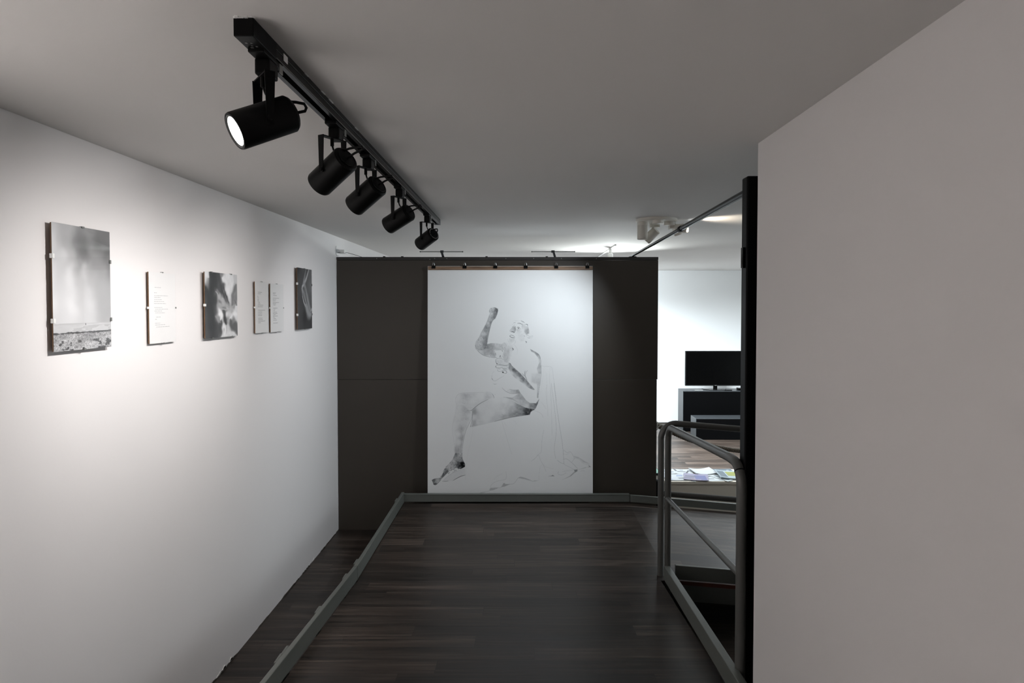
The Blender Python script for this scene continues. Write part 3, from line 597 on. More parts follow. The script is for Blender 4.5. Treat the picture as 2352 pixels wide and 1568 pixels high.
# ------------------------------------------------------------------ framed pictures on the left wall
def idw(h, w, anchors, warp=.0, seed=1, asp=1.0, pw=1.5, soft=.004):
    V, U = np.mgrid[0:h, 0:w]; U = U / (w - 1.) ; V = V / (h - 1.)
    if warp:
        U = U + warp * (smooth_noise(h, w, 4, 4, seed) - .5) * 2; V = V + warp * (smooth_noise(h, w, 4, 4, seed + 1) - .5) * 2
    num = 0; den = 0
    for (a, b, v) in anchors:
        k = 1 / ((U - a) ** 2 * asp ** 2 + (V - b) ** 2 + soft) ** pw; num = num + k * v; den = den + k
    return num / den
def pic_beach():
    h, w = 340, 240
    G = idw(h, w, [(0, 0, .76), (.3, .0, .70), (.6, .0, .58), (1, 0, .50), (0, .12, .80), (.25, .12, .66), (.5, .15, .47), (.55, .2, .42), (.50, .25, .46), (.42, .2, .5), (.8, .15, .44), (1, .2, .40), (.2, .25, .80), (.35, .25, .72), (.75, .3, .58), (1, .35, .52), (0, .4, .85), (.3, .42, .85), (.55, .4, .78), (.65, .45, .68), (.85, .5, .66), (1, .5, .60),
                       (0, .6, .86), (.3, .6, .85), (.6, .6, .78), (.9, .6, .66), (1, .68, .64), (.2, .75, .80), (.6, .74, .76), (1, .75, .68)], .11, 21, 1.0)
    V, U = np.mgrid[0:h, 0:w]; U = U / (w - 1.); V = V / (h - 1.)
    n = smooth_noise(h, w, 130, 2, 5); n2 = smooth_noise(h, w, 12, 4, 6, (2, .6))
    hor = .785 - .004 * U
    G = np.where(V > hor, (.77 - .04 * U) - .06 * np.exp(-(V - hor) / .008) + .06 * (n2 - .5), G)
    wave = (n2 > .63) & (V > hor + .02); G = np.where(wave, G - .06, G)
    sh = .862 + .012 * (smooth_noise(h, w, 10, 3, 9) - .5) - .006 * U
    gr = .64 + .14 * (n2 - .5) * 2 + .32 * (n - .5)
    cl = smooth_noise(h, w, 26, 3, 31, (1.6, .8))
    dark = np.clip((V - .90) / .08, 0, 1) * (cl > .57)
    gr = np.where(dark > .25, .22 + .35 * n, gr)
    G = np.where(V > sh, gr, G)
    line = np.abs(V - sh) < .0065 * (.4 + 1.4 * smooth_noise(h, w, 30, 2, 4)); G = np.where(line, .30 + .2 * n, G)
    fig = (np.abs(U - .53) < .006) & (V > .785) & (V < .80); G = np.where(fig, .4, G)
    return G
def pic_abstract():
    h, w = 260, 290
    G = idw(h, w, [(.05, .05, .85), (.05, .14, .82), (.1, .2, .75), (.03, .3, .3), (.15, .1, .35), (.2, .03, .28), (.3, .1, .27), (.42, .06, .35), (.47, .15, .5), (.5, .03, .55), (.56, .1, .88), (.7, .04, .86), (.8, .15, .86), (.95, .08, .78), (.6, .3, .72), (.56, .2, .40), (.60, .36, .36), (.64, .42, .45), (.72, .25, .86), (.85, .3, .7), (.92, .25, .55),
                       (.95, .4, .55), (.2, .25, .28), (.35, .22, .32), (.45, .3, .38), (.32, .30, .55), (.42, .38, .66), (.15, .5, .28), (.3, .45, .30), (.45, .45, .45), (.52, .40, .72), (.55, .48, .70), (.45, .48, .70), (.7, .47, .60), (.76, .4, .8), (.9, .5, .58), (.6, .56, .55), (.65, .52, .75), (.8, .6, .72), (.95, .56, .86), (.42, .64, .88), (.47, .68, .92), (.38, .72, .6), (.3, .66, .66),
                       (.28, .62, .45), (.1, .8, .33), (.2, .65, .3), (.3, .82, .33), (.43, .80, .34), (.56, .62, .35), (.58, .74, .3), (.62, .78, .38), (.54, .82, .88), (.6, .86, .7), (.66, .66, .82), (.75, .68, .80), (.9, .64, .88), (.98, .7, .85), (.85, .72, .55), (.8, .8, .48), (.92, .82, .42), (.98, .9, .45), (.7, .78, .68), (.7, .9, .78), (.5, .95, .82), (.45, 1, .78), (.9, .97, .84), (.1, .97, .36), (.35, .97, .33), (.4, .9, .36)], .03, 3, 1.1, 2.4, .0012)
    c = Canvas(0, 0, w - 1, h - 1, 1); c.tex = np.full((c.h, c.w), .5)
    for pts, wd, v in (([(.08, 0), (.12, .08), (.08, .2)], 26, .85), ([(.22, 0), (.25, .1), (.18, .25), (.15, .45), (.2, .7), (.2, 1)], 90, .27), ([(.38, .02), (.45, .15), (.5, .28), (.56, .38)], 44, .32), ([(.56, .2), (.6, .3), (.66, .38), (.7, .46)], 12, .3),
                       ([(.62, .1), (.66, .22), (.72, .36)], 40, .88), ([(.88, .02), (.82, .2), (.76, .38)], 34, .86), ([(.95, .15), (.86, .35), (.8, .5)], 22, .5), ([(.3, .3), (.38, .37), (.5, .42), (.6, .5)], 14, .7), ([(.42, .47), (.52, .5), (.62, .5), (.8, .52), (.98, .5)], 10, .68),
                       ([(.45, .56), (.6, .56), (.75, .54)], 8, .72), ([(.9, .42), (.98, .5)], 16, .5), ([(.58, .6), (.58, .72)], 10, .32), ([(.4, .64), (.46, .68), (.44, .74)], 20, .92), ([(.28, .66), (.36, .70), (.44, .78)], 16, .6), ([(.56, .7), (.6, .78), (.64, .84)], 14, .3),
                       ([(.98, .62), (.84, .66), (.74, .72)], 26, .9), ([(.76, .74), (.84, .84), (.97, .92)], 34, .42), ([(.54, .84), (.6, .88), (.56, .96)], 18, .9), ([(.42, .86), (.46, .93), (.4, 1)], 26, .32), ([(.55, .98), (.75, .94), (.98, 1)], 24, .85)):
        c.D[:] = 0; c.stroke([(a * w, b * h) for a, b in pts], (0, 0, 1), wd, 1); D = np.clip(c.D, 0, 1) ** .8 * .85; G = G * (1 - D) + v * D
    yy, xx = np.mgrid[0:h, 0:w]; wx = ((smooth_noise(h, w, 6, 3, 61) - .5) * 26).astype(int); wy = ((smooth_noise(h, w, 6, 3, 62) - .5) * 26).astype(int)
    G = G[np.clip(yy + wy, 0, h - 1), np.clip(xx + wx, 0, w - 1)]
    return G * .97 + .05 * (smooth_noise(h, w, 20, 4, 2) - .5)
def pic_hand():
    h, w = 280, 200
    V, U = np.mgrid[0:h, 0:w]; U = U / (w - 1.); V = V / (h - 1.)
    G = idw(h, w, [(0, 0, .27), (.5, 0, .36), (1, 0, .45), (0, .3, .32), (.2, .2, .36), (1, .3, .48), (.9, .5, .42), (0, .5, .36), (.2, .6, .33), (0, .8, .34), (.5, .8, .26), (.8, .85, .30), (1, .83, .3), (.3, .95, .33), (1, 1, .33), (.7, .95, .32)], .03, 12, .7) + .04
    c = Canvas(0, 0, w - 1, h - 1, 1); c.tex = np.full((c.h, c.w), .5); W = (w, h)
    def st(pts, wd, v):
        c.D = np.zeros((c.h, c.w)); c.stroke([(a * w, b * h) for a, b in pts], (0, 0, 1), wd, 1, True); return np.clip(c.D, 0, 1), v
    for pts, wd, v in (([(.8, 0), (.62, .15), (.45, .25), (.3, .33)], 20, .58), ([(.6, 0), (.5, .12), (.42, .22), (.33, .30)], 18, .47), ([(.3, .33), (.4, .42), (.52, .55), (.62, .65), (.78, .76)], 44, .50), ([(.45, .22), (.55, .35), (.68, .5), (.8, .62), (.9, .7)], 40, .50), ([(.33, .45), (.42, .55), (.55, .63)], 9, .62),
                       ([(.3, .30), (.36, .28), (.42, .27)], 10, .6), ([(.62, .62), (.75, .74), (.95, .76)], 60, .52), ([(.5, .32), (.58, .45), (.66, .57)], 9, .40), ([(.38, .40), (.46, .52), (.55, .58)], 7, .24), ([(.78, .3), (.82, .5), (.92, .64)], 9, .44), ([(.92, .7), (1, .66)], 20, .58)):
        D, v = st(pts, wd, v); G = G * (1 - D) + (v + (.10 if v > .45 else 0)) * D
    n = smooth_noise(h, w, 8, 4, 2)
    return G + .05 * (n - .5)
FX = -1.511   # front of the glass of the photo frames
def frame(name_lbl, cat, y0, y1, z0, z1, img, front, clips, group, tilt_txt=None, tint=(1, 1, 1)):
    r = root('clip_frame', (-1.536, (y0 + y1) / 2, (z0 + z1) / 2), name_lbl, cat, group)
    d = .0025 if img is not None else .002
    MB().box((front - .008, y0 + .0015, z0 + .0015), (front - .0025, y1 - .0015, z1 - .0015)).build('backing_board', MDF, r)
    MB().box((-1.535, (y0 + y1) / 2 - .04, z1 - .10), (front - .008, (y0 + y1) / 2 + .04, z1 - .085)).build('hanger', BLACKP, r)
    MB().box((-1.535, y0 + .05, z0 + .05), (front - .008, y1 - .05, z0 + .065)).build('spacer', BLACKP, r)
    if img is not None:
        g = tolin((img - .55) * 1.25 + .53); G = np.stack([g, g, g * 1.01], -1)
        grid_mesh('photo_print', G, lambda U, V: (np.full(U.shape, front - .0022), y0 + (y1 - y0) * U, z1 + (z0 - z1) * V), r, PHOTOM)
    else:
        MB().box((front - .0025, y0 + .001, z0 + .001), (front - .002, y1 - .001, z1 - .001)).build('printed_page', PAPER, r)
    MB().box((front - .0018, y0, z0), (front, y1, z1)).build('glass', GLASS, r)
    for (side, t, w_, m) in clips:
        if side in 'lr':
            y = y0 if side == 'l' else y1; s = -1 if side == 'l' else 1; z = z1 + (z0 - z1) * t
            MB().box((front - .009, y + min(0, s * .002) , z - w_ / 2), (front + .0015, y + max(0, s * .002), z + w_ / 2)).box((front, y - s * w_ * .45 if s > 0 else y, z - w_ / 2), (front + .0015, y if s > 0 else y + w_ * .45, z + w_ / 2)).build('clip', m, r)
        else:
            z = z1 if side == 't' else z0; s = 1 if side == 't' else -1; y = y0 + (y1 - y0) * t
            MB().box((front - .009, y - w_ / 2, min(z, z + s * .002)), (front + .0015, y + w_ / 2, max(z, z + s * .002))).box((front, y - w_ / 2, z - (w_ * .3 if s > 0 else 0)), (front + .0015, y + w_ / 2, z + (0 if s > 0 else w_ * .3))).build('clip', m, r)
    return r
G1 = 'clip framed photographs on the left wall'; G2 = 'clip framed text pages on the left wall'
big = [('l', .26, .015, WHITE), ('l', .76, .015, WHITE), ('r', .26, .014, GREYM), ('r', .76, .014, GREYM), ('t', .5, .013, GREYM), ('b', .5, .011, GREYM)]
sml = [('l', .5, .009, WHITE), ('r', .5, .007, GREYM), ('t', .5, .007, GREYM), ('b', .5, .007, GREYM)]
mid = [('l', .5, .012, WHITE), ('t', .2, .012, GREYM), ('t', .8, .012, GREYM), ('b', .2, .010, GREYM), ('b', .8, .010, GREYM)]
frame('tall clip framed photo of a cloudy sky over a shore, nearest on the left wall', 'picture', 2.067, 2.358, 1.722, 2.143, pic_beach(), FX, big, G1)
frame('clip framed abstract photo of dark and pale flowing shapes between the text pages', 'picture', 3.060, 3.408, 1.716, 2.039, pic_abstract(), FX, mid, G1)
frame('dark grey clip framed photo with a pale blurred limb, nearest the dark partition', 'picture', 4.323, 4.621, 1.715, 2.136, pic_hand(), FX, big, G1)
def textlines(r, y0, z1, front, lines, hgt=.0022, matl=INK):
    for (z, a, b) in lines:
        mb = MB()
        y = a
        while y < b - .002:
            wd = min(random.uniform(.006, .02), b - y)
            mb.box((front - .00199, y0 + y, z1 - z - hgt / 2), (front - .0019, y0 + y + wd, z1 - z + hgt / 2)); y += wd + .003
        mb.build('text_line', matl, r)
FINK = mat('glare paled printed ink', (.42, .42, .42), .8)  # paler ink puts the glare on the spotlit page into the colour
t2 = frame('white clip framed text page between the cloud photo and the abstract photo', 'text page', 2.612, 2.812, 1.716, 2.014, None, -1.518, sml, G2)
k = .298 / 1.2 / 1000
textlines(t2, 2.612, 2.014, -1.518, [(z * .298, a, b) for z, a, b in ((.215, .042, .088), (.29, .038, .058), (.33, .038, .14), (.355, .038, .085), (.385, .038, .095), (.412, .036, .11), (.44, .036, .125), (.495, .038, .10), (.52, .044, .14), (.545, .038, .095), (.572, .044, .115), (.63, .05, .085), (.66, .042, .055), (.715, .042, .078), (.74, .042, .12), (.768, .05, .15))], .0018, FINK)
t4 = frame('left page of the adjacent pair of clip framed text pages', 'text page', 3.652, 3.846, 1.717, 2.015, None, -1.518, sml, G2)
textlines(t4, 3.652, 2.015, -1.518, [(z * .298, a, b) for z, a, b in ((.205, .042, .095), (.235, .042, .08), (.285, .034, .045), (.315, .034, .052), (.345, .034, .052), (.372, .036, .055), (.40, .042, .068), (.43, .042, .072), (.457, .036, .115), (.487, .036, .11), (.553, .042, .14), (.59, .042, .10), (.625, .042, .10), (.655, .042, .098), (.712, .042, .10), (.74, .042, .108), (.768, .042, .14), (.798, .042, .075))])
t5 = frame('right page of the adjacent pair of clip framed text pages', 'text page', 3.874, 4.084, 1.714, 2.011, None, -1.518, sml, G2)
textlines(t5, 3.874, 2.011, -1.518, [(z * .298, a, b) for z, a, b in ((.185, .042, .09), (.21, .042, .08), (.243, .048, .10), (.295, .04, .14), (.325, .04, .09), (.35, .04, .08), (.385, .04, .14), (.41, .04, .09), (.437, .048, .085), (.50, .044, .115), (.525, .048, .08), (.555, .048, .07), (.585, .044, .10), (.61, .04, .11), (.637, .044, .085), (.665, .04, .115), (.692, .044, .07), (.72, .048, .085), (.75, .044, .10), (.808, .044, .115))])


# ------------------------------------------------------------------ ceiling lighting track with five spotlights
TX = -.563; T0, T1 = 1.31, 4.30; TZ = 2.418
tr = root('lighting_track', (TX, 2.8, CZ), 'long black lighting track fixed along the ceiling', 'light track')
HWD = .0195
mb = MB()
prof = [(TX - HWD, CZ), (TX + HWD, CZ), (TX + HWD, CZ - .012), (TX + HWD - .003, CZ - .014), (TX + HWD, CZ - .017), (TX + HWD, TZ), (TX + .008, TZ), (TX + .008, TZ + .018), (TX - .008, TZ + .018), (TX - .008, TZ), (TX - HWD, TZ)]
mb.prism(prof, T0 + .12, T1, 'y'); mb.build('rail', BLACKM, tr)
MB().box((TX - HWD - .001, T0, TZ - .002), (TX + HWD + .001, T0 + .125, CZ), .002).build('live_end', BLACK, tr)
for (dx, dy, s) in ((-.008, .03, .005), (.002, .032, .004), (.006, .05, .004), (-.006, .055, .006), (.004, .085, .005), (-.002, .045, .004)): MB().box((TX + dx - s / 2, T0 + dy, TZ - .003), (TX + dx + s / 2, T0 + dy + s, TZ - .0015)).build('screw_cover', GREYM, tr)
MB().box((TX + HWD + .0005, 1.475, CZ - .024), (TX + HWD + .0015, 1.50, CZ - .008)).build('paper_label', PAPER, tr)
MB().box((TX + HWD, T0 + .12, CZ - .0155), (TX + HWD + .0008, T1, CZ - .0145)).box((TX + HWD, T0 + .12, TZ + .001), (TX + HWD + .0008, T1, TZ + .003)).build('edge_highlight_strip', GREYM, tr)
MB().box((TX - HWD - .001, T1 - .02, TZ - .001), (TX + HWD + .001, T1 + .008, CZ), .001).build('end_cap', mat('grey track end cap', (.10, .11, .12), .4), tr)
mb = MB()
for i in range(9):
    y = T0 - .004 + i * .001; x = TX - HWD + i * .0045; mb.box((x, T0 - random.uniform(.002, .01), CZ - random.uniform(.001, .003)), (x + .007, T0 + .004, CZ))
mb.build('chipped_paint', WHITE, tr)
for y in (1.62, 1.75, 1.82, 2.1): MB().box((TX + HWD, y, CZ - .002), (TX + HWD + .003, y + random.uniform(.02, .07), CZ)).build('chipped_paint', WHITE, tr)
LENS = mat('lit lens', (.9, .9, .9), .3, emit=(1, .97, .94), estr=14)
REFL = mat('reflector', (.6, .6, .6), .25, metal=1)
DIRS = [((-.70, -.55, -.45), 1.41, 1.425), ((-.752, .443, -.488), 1.92, 1.955), ((-.759, .421, -.497), 2.33, 2.365), ((-.817, .398, -.417), 2.945, 2.975), ((-.697, .596, -.399), 3.815, 3.84)]
LBL = ['black track spotlight nearest the camera with its lit white lens showing', 'black track spotlight second from the near end of the ceiling track', 'black track spotlight in the middle of the row of five', 'black track spotlight second from the far end of the ceiling track', 'black track spotlight at the far end with a shiny back ring']
PWR = [175, 50, 28, 18, 16]
for i, (n, yc, ya) in enumerate(DIRS):
    n = Vector(n).normalized(); C = Vector((TX, yc, 2.272))
    r = root('track_spotlight', (TX, ya, TZ), LBL[i], 'spotlight', 'black spotlights on the ceiling track')
    hh = Vector((n.x, n.y, 0)).normalized(); side = Vector((-hh.y, hh.x, 0))
    # adapter in the track
    MB().box((TX - .0175, ya - .055, TZ - .010), (TX + .0175, ya + .055, TZ), .002).build('track_adapter', BLACKP, r)
    MB().box((TX - .0165, ya - .024, TZ - .045), (TX + .0165, ya + .028, TZ - .010), .004).build('driver_block', BLACK, r)
    MB().box((TX + .0165, ya + .03, TZ - .022), (TX + .0185, ya + .05, TZ - .002)).build('adapter_lever', GREYM, r)
    # U bracket
    top = TZ - .047; w_ = .0445
    M = Matrix.Translation((TX, yc, 0)) @ Matrix.Rotation(math.atan2(side.y, side.x), 4, 'Z')
    mb = MB().box((-w_, -.009, top - .003), (w_, .009, top), mat=M)
    for s in (-1, 1):
        mb.prism([(-.011, top), (.011, top), (.0075, 2.262), (-.0075, 2.262)], s * w_ - .0012, s * w_ + .0012, 'x')
        bmesh.ops.transform(mb.bm, matrix=M, verts=mb.bm.verts[-8:])
    mb.build('yoke_bracket', BLACKP, r)
    for s in (-1, 1):
        MB().lathe([(0, .0), (.006, 0), (.006, .003), (0, .004)], C + side * s * (w_ + .0008), side * s, 16).build('pivot_screw', BLACK, r, smooth=True)
    # housing
    RB = .0405; Lh = .068
    MB().lathe([(0, -Lh), (RB - .012, -Lh), (RB - .004, -Lh + .0015), (RB, -Lh + .007), (RB, Lh - .004), (RB - .0015, Lh), (RB - .006, Lh), (RB - .0065, Lh - .003), (0, Lh - .003)], C, n, 48).build('lamp_housing', BLACK, r, smooth=True)
    MB().lathe([(RB - .011, -.0015), (RB - .009, -.0015), (RB - .009, .0005), (RB - .011, .0005)], C - n * Lh, n, 40).build('back_ring', CHROME if i == 4 else BLACKM, r, smooth=True)
    MB().lathe([(.0225 if 0 else .031, 0), (0, 0)], C + n * (Lh - .0025), n, 40).build('lens', LENS, r)
    MB().lathe([(.0345, -.0005), (.0345, .0006), (.031, .0006), (.031, -.0005)], C + n * (Lh - .0028), n, 40).build('lens_ring', GREYM, r, smooth=True)
    # cable from the adapter into the back of the housing and a loop behind it
    s0 = Vector((TX, yc - .004, top - .003)); back = C - n * (Lh - .012) + Vector((0, 0, .03))
    MB().tube([s0, s0 - Vector((0, 0, .022))], .0055, 12).build('cable_gland', BLACKP, r, smooth=True)
    q = [s0 - Vector((0, 0, .02)), s0 - Vector((0, .0, .035)) + hh * -.006, C + Vector((0, 0, .052)) - hh * .012, C + Vector((0, 0, .036)) - hh * .02]
    MB().tube(q, .0028, 10).build('cable', BLACKP, r, smooth=True)
    e = C - n * (Lh + .0) + Vector((0, 0, .022)); ax = -hh
    k = .018 if i in (0, 4) else .05
    q = [e - ax * .02, e + ax * .01 + Vector((0, 0, .004)), e + ax * (.01 + k) + Vector((0, 0, .004)), e + ax * (.015 + k) + Vector((0, 0, -.004)), e + ax * .03 + Vector((0, 0, -.012)), e + ax * .004 + Vector((0, 0, -.022)), e - ax * .012 + Vector((0, 0, -.03))]
    MB().tube(q, .0034, 10).build('cable_loop', BLACKP, r, smooth=True)
    sl = bpy.data.lights.new('spotlight_beam', 'SPOT'); sl.energy = PWR[i]; sl.color = (1, .965, .95) if i < 4 else (.97, .97, 1); sl.spot_size = R((118, 120, 104, 98, 96)[i]); sl.spot_blend = 1.0; sl.shadow_soft_size = .026
    so = bpy.data.objects.new('spotlight_beam', sl); COL.objects.link(so); so.parent = r
    so.location = C + n * (Lh + .004) - r.location; so.rotation_euler = Vector((n.x, n.y, n.z - (0, .26, .26, .16, .16)[i])).to_track_quat('-Z', 'Y').to_euler()

# ------------------------------------------------------------------ white ceiling fixture over the landing
cf = root('ceiling_spot_fixture', (.90, 4.29, CZ), 'round cream ceiling fixture with several small spot heads above the landing', 'ceiling light')
MB().lathe([(0, 0), (.137, 0), (.137, .014), (.130, .020), (0, .020)], (.90, 4.29, CZ), (0, 0, -1), 48).build('base_plate', WPLAST, cf, smooth=True)
def head(C, n, L_, r_, name='spot_head'):
    C = Vector(C); n = Vector(n).normalized()
    o = MB().lathe([(0, 0), (r_ - .002, 0), (r_, .003), (r_, L_), (r_ - .002, L_ + .001), (r_ - .004, L_ - .004), (0, L_ - .006)], C, n, 32).build(name, WPLAST, cf, smooth=True)
    MB().lathe([(r_ - .006, 0), (0, 0)], C + n * (L_ - .004), n, 28).build('head_lens', BLACKP if n.z < -.9 else LENS2, o)
    return o
LENS2 = mat('lit fixture lens', (.9, .9, .9), .3, emit=(.95, .98, 1), estr=8)
for (x, y) in ((.805, 4.28), (.91, 4.39), (.985, 4.28), (.89, 4.20)): MB().lathe([(0, 0), (.035, 0), (.035, .024), (0, .026)], (x, y, CZ - .018), (0, 0, -1), 28).build('head_mount', WPLAST, cf, smooth=True)
head((.805, 4.28, CZ - .042), (0, 0, -1), .092, .034)
MB().box((.85, 4.40, CZ - .075), (.858, 4.42, CZ - .03)).build('head_arm', WPLAST, cf)
head((.925, 4.40, CZ - .060), (-.62, .35, -.62), .098, .033)
head((1.02, 4.30, CZ - .062), (1, .02, .06), .09, .030)
MB().box((.99, 4.285, CZ - .062), (1.03, 4.315, CZ - .03), .003).build('head_arm', WPLAST, cf)
head((1.045, 4.36, CZ - .045), (.35, .1, -.9), .055, .026)
MB().box((1.0, 4.34, CZ - .06), (1.04, 4.38, CZ - .004), .003).build('head_arm', WPLAST, cf)
spot('fixture_beam', (.838, 4.438, 2.316), (-.85, 5.28, .8), 66, 110, .9, (.84, .93, 1), .03)
spot('fixture_beam', (1.10, 4.28, 2.375), (1.6, 4.27, 2.44), 24, 90, 1, (1, .88, .72), .03)

# ------------------------------------------------------------------ picture lights on top of the partition
for i, (xa, xb, xs) in enumerate(((-.857, -.496, -.672), (.085, .449, .265))):
    pl = root('picture_light', (xs, 5.40, 2.283), ['slim grey bar lamp on the dark board wall, above the drawing\'s left end', 'slim grey bar lamp on the dark board wall, above the drawing\'s right half'][i], 'picture light', 'bar lamps on top of the dark board wall')
    MB().box((xa, 5.412, 2.331), (xb, 5.428, 2.339), .002).build('light_bar', GREYM, pl)
    MB().box((xa - .002, 5.411, 2.330), (xa + .004, 5.429, 2.340)).box((xb - .004, 5.411, 2.330), (xb + .002, 5.429, 2.340)).build('bar_end', DGREY, pl)
    MB().box((xs - .014, 5.408, 2.326), (xs + .014, 5.432, 2.346), .002).build('joint_block', DGREY, pl)
    MB().prism([(xs - .006, 2.328), (xs + .012, 2.328), (xs + .026, 2.283), (xs + .006, 2.283)], 5.374, 5.382, 'y').box((xs, 5.376, 2.322), (xs + .010, 5.41, 2.330)).build('support_arm', DGREY, pl)

# small white lamp hanging behind the partition
wl = root('ceiling_lamp', (.886, 6.4, CZ), 'small white lamp hanging from the bright ceiling behind the dark board wall', 'ceiling light')
MB().lathe([(0, 0), (.016, 0), (.016, .05), (.026, .055), (.026, .13), (.022, .14), (0, .14)], (.886, 6.4, CZ), (0, 0, -1), 24).build('lamp_body', WHITE, wl, smooth=True)
MB().box((.875, 6.02, CZ - .012), (.889, 7.9, CZ)).build('mounting_rail', WHITE, wl)

# clear clip with a white box and thin cable at the corner above the partition
wc = root('cable_clip', (-1.536, 5.36, 2.33), 'clear plastic cable clip with a white box on the left wall near the ceiling', 'cable clip')
MB().box((-1.536, 5.325, 2.318), (-1.47, 5.42, 2.345), .004).build('white_box', WHITE, wc)
MB().tube([(-1.532, 5.30, 2.372), (-1.553 + .018, 5.30, 2.36), (-1.5345, 5.30, 2.33), (-1.534, 5.30, 2.305), (-1.524, 5.30, 2.292), (-1.508, 5.30, 2.29)], .0022, 10).build('clear_loop', CHROME, wc, smooth=True)
MB().lathe([(.018, 0), (.02, .004), (.016, .02), (.008, .028), (0, .03)], (-1.536, 5.31, 2.33), (1, 0, 0), 20).build('clear_dome', CLEAR, wc, smooth=True)
MB().tube([(-1.52, 5.31, 2.318), (-1.49, 5.34, 2.328), (-1.44, 5.37, 2.318), (-1.385, 5.38, 2.302), (-1.33, 5.385, 2.284)], .0018, 8).build('cable', DGREY, wc, smooth=True)

# ------------------------------------------------------------------ far room: low tables, screen, rope, leaflet bench
def low_table(nm, lbl, x0, x1, y0, y1, z, t):
    r = root(nm, ((x0 + x1) / 2, (y0 + y1) / 2, 0), lbl, 'table')
    MB().box((x0, y0, z - t), (x1, y1, z), .002).build('table_top', DGREY, r)
    MB().box((x0, y0, 0), (x0 + t, y1, z - t), .002).build('side_panel', DGREY, r)
    MB().box((x1 - t, y0, 0), (x1, y1, z - t), .002).build('side_panel', DGREY, r)
    MB().box((x0 + t * .2, y0 - .004, .002), (x1 - t * .2, y0 + .012, z - t * .35)).build('front_panel', BLKF, r)
low_table('media_table', 'tall dark grey table with a black front under the television', 2.42, 3.62, 9.56, 9.86, .612, .03)
low_table('bench_table', 'low dark bench table with a black front before the tall table', 2.455, 3.62, 8.97, 9.25, .302, .03)
tv = root('television', (2.92, 9.70, .612), 'black flat television standing on the tall dark table', 'television')
MB().box((2.49, 9.70, .672), (3.38, 9.74, 1.202), .004).build('bezel', BLACKP, tv)
MB().box((2.502, 9.698, .690), (3.368, 9.7005, 1.190)).build('screen', GLOSSB, tv)
MB().prism([(2.84, 9.62), (3.06, 9.62), (3.14, 9.78), (2.76, 9.78)], .612, .62, 'z').build('stand_foot', GLOSSB, tv, bevel=.002)
MB().box((2.92, 9.71, .618), (2.98, 9.735, .70), .004).build('stand_neck', GLOSSB, tv)
MB().box((2.935, 9.6975, .676), (2.965, 9.699, .682)).build('brand_plate', GREYM, tv)
tag(MB().box((3.27, 9.62, .612), (3.40, 9.72, .646), .006).build('media_box', GLOSSB), 'small black box on the tall table at the right under the television', 'media player')
tag(MB().box((2.60, 9.585, .612), (2.73, 9.60, .622), .003).build('remote_control', GREYM), 'slim grey remote lying on the left of the tall table', 'remote control')
tag(MB().box((3.05, 9.575, .612), (3.16, 9.60, .626), .003).build('remote_control', BLACKP), 'black remote lying on the tall table below the television', 'remote control')

def rope_mesh(mb, pts, R_, r_, turns, n=3, seg=10, steps=260):
    P = [Vector(p) for p in pts]
    def ev(t):
        x = t * (len(P) - 1); i = min(int(x), len(P) - 2); f = x - i
        a = P[max(i - 1, 0)]; b = P[i]; c = P[i + 1]; d = P[min(i + 2, len(P) - 1)]
        return .5 * (2 * b + (c - a) * f + (2 * a - 5 * b + 4 * c - d) * f * f + (3 * b - a - 3 * c + d) * f ** 3)
    for k in range(n):
        q = []
        for i in range(steps + 1):
            t = i / steps; c = ev(t); tg = (ev(min(1, t + .002)) - ev(max(0, t - .002))).normalized()
            u = tg.cross(Vector((0, 0, 1))).normalized(); v = tg.cross(u); an = 2 * math.pi * (t * turns + k / n)
            q.append(c + (u * math.cos(an) + v * math.sin(an)) * R_)
        mb.tube(q, r_, seg)
    return mb
ROPE = mat('natural twisted rope', (.10, .078, .055), .85, bump=.5, bscale=300, var=.25, vscale=60)
CORD = mat('pale grey cord', (.36, .35, .31), .8)
tag(rope_mesh(MB(), [(1.155, 5.42, .86), (1.27, 5.44, .805), (1.43, 5.45, .735), (1.60, 5.45, .685), (1.76, 5.45, .652), (1.90, 5.45, .636), (2.1, 5.45, .63), (2.4, 5.43, .68), (2.68, 5.39, .78)], .0095, .0108, 24).build('barrier_rope', ROPE, smooth=True), 'brown twisted barrier rope sagging behind the handrail', 'rope')
tg = MB(); rg = random.Random(3)
for k in range(4):
    q = []; ph = rg.uniform(0, 6)
    for i in range(26):
        t = i / 25; q.append((1.128 + .10 * t + .02 * math.sin(9 * t + ph), 5.40 + .03 * math.cos(7 * t + ph), .872 - .05 * t + .025 * math.sin(11 * t + ph)))
    tg.tube(q, .003, 8)
tag(tg.build('tied_cord', CORD, smooth=True), 'tangle of pale cord tied at the right edge of the dark board wall', 'cord')
rpst = root('rope_post', (2.7, 5.39, 0), 'dark post holding the far end of the barrier rope', 'post')
MB().tube([(2.7, 5.39, .01), (2.7, 5.39, .9)], .02, 18).build('pole', BLACK, rpst, smooth=True)
MB().lathe([(0, 0), (.09, 0), (.09, .012), (.03, .03), (0, .03)], (2.7, 5.39, 0), (0, 0, 1), 32).build('base', BLACK, rpst, smooth=True)

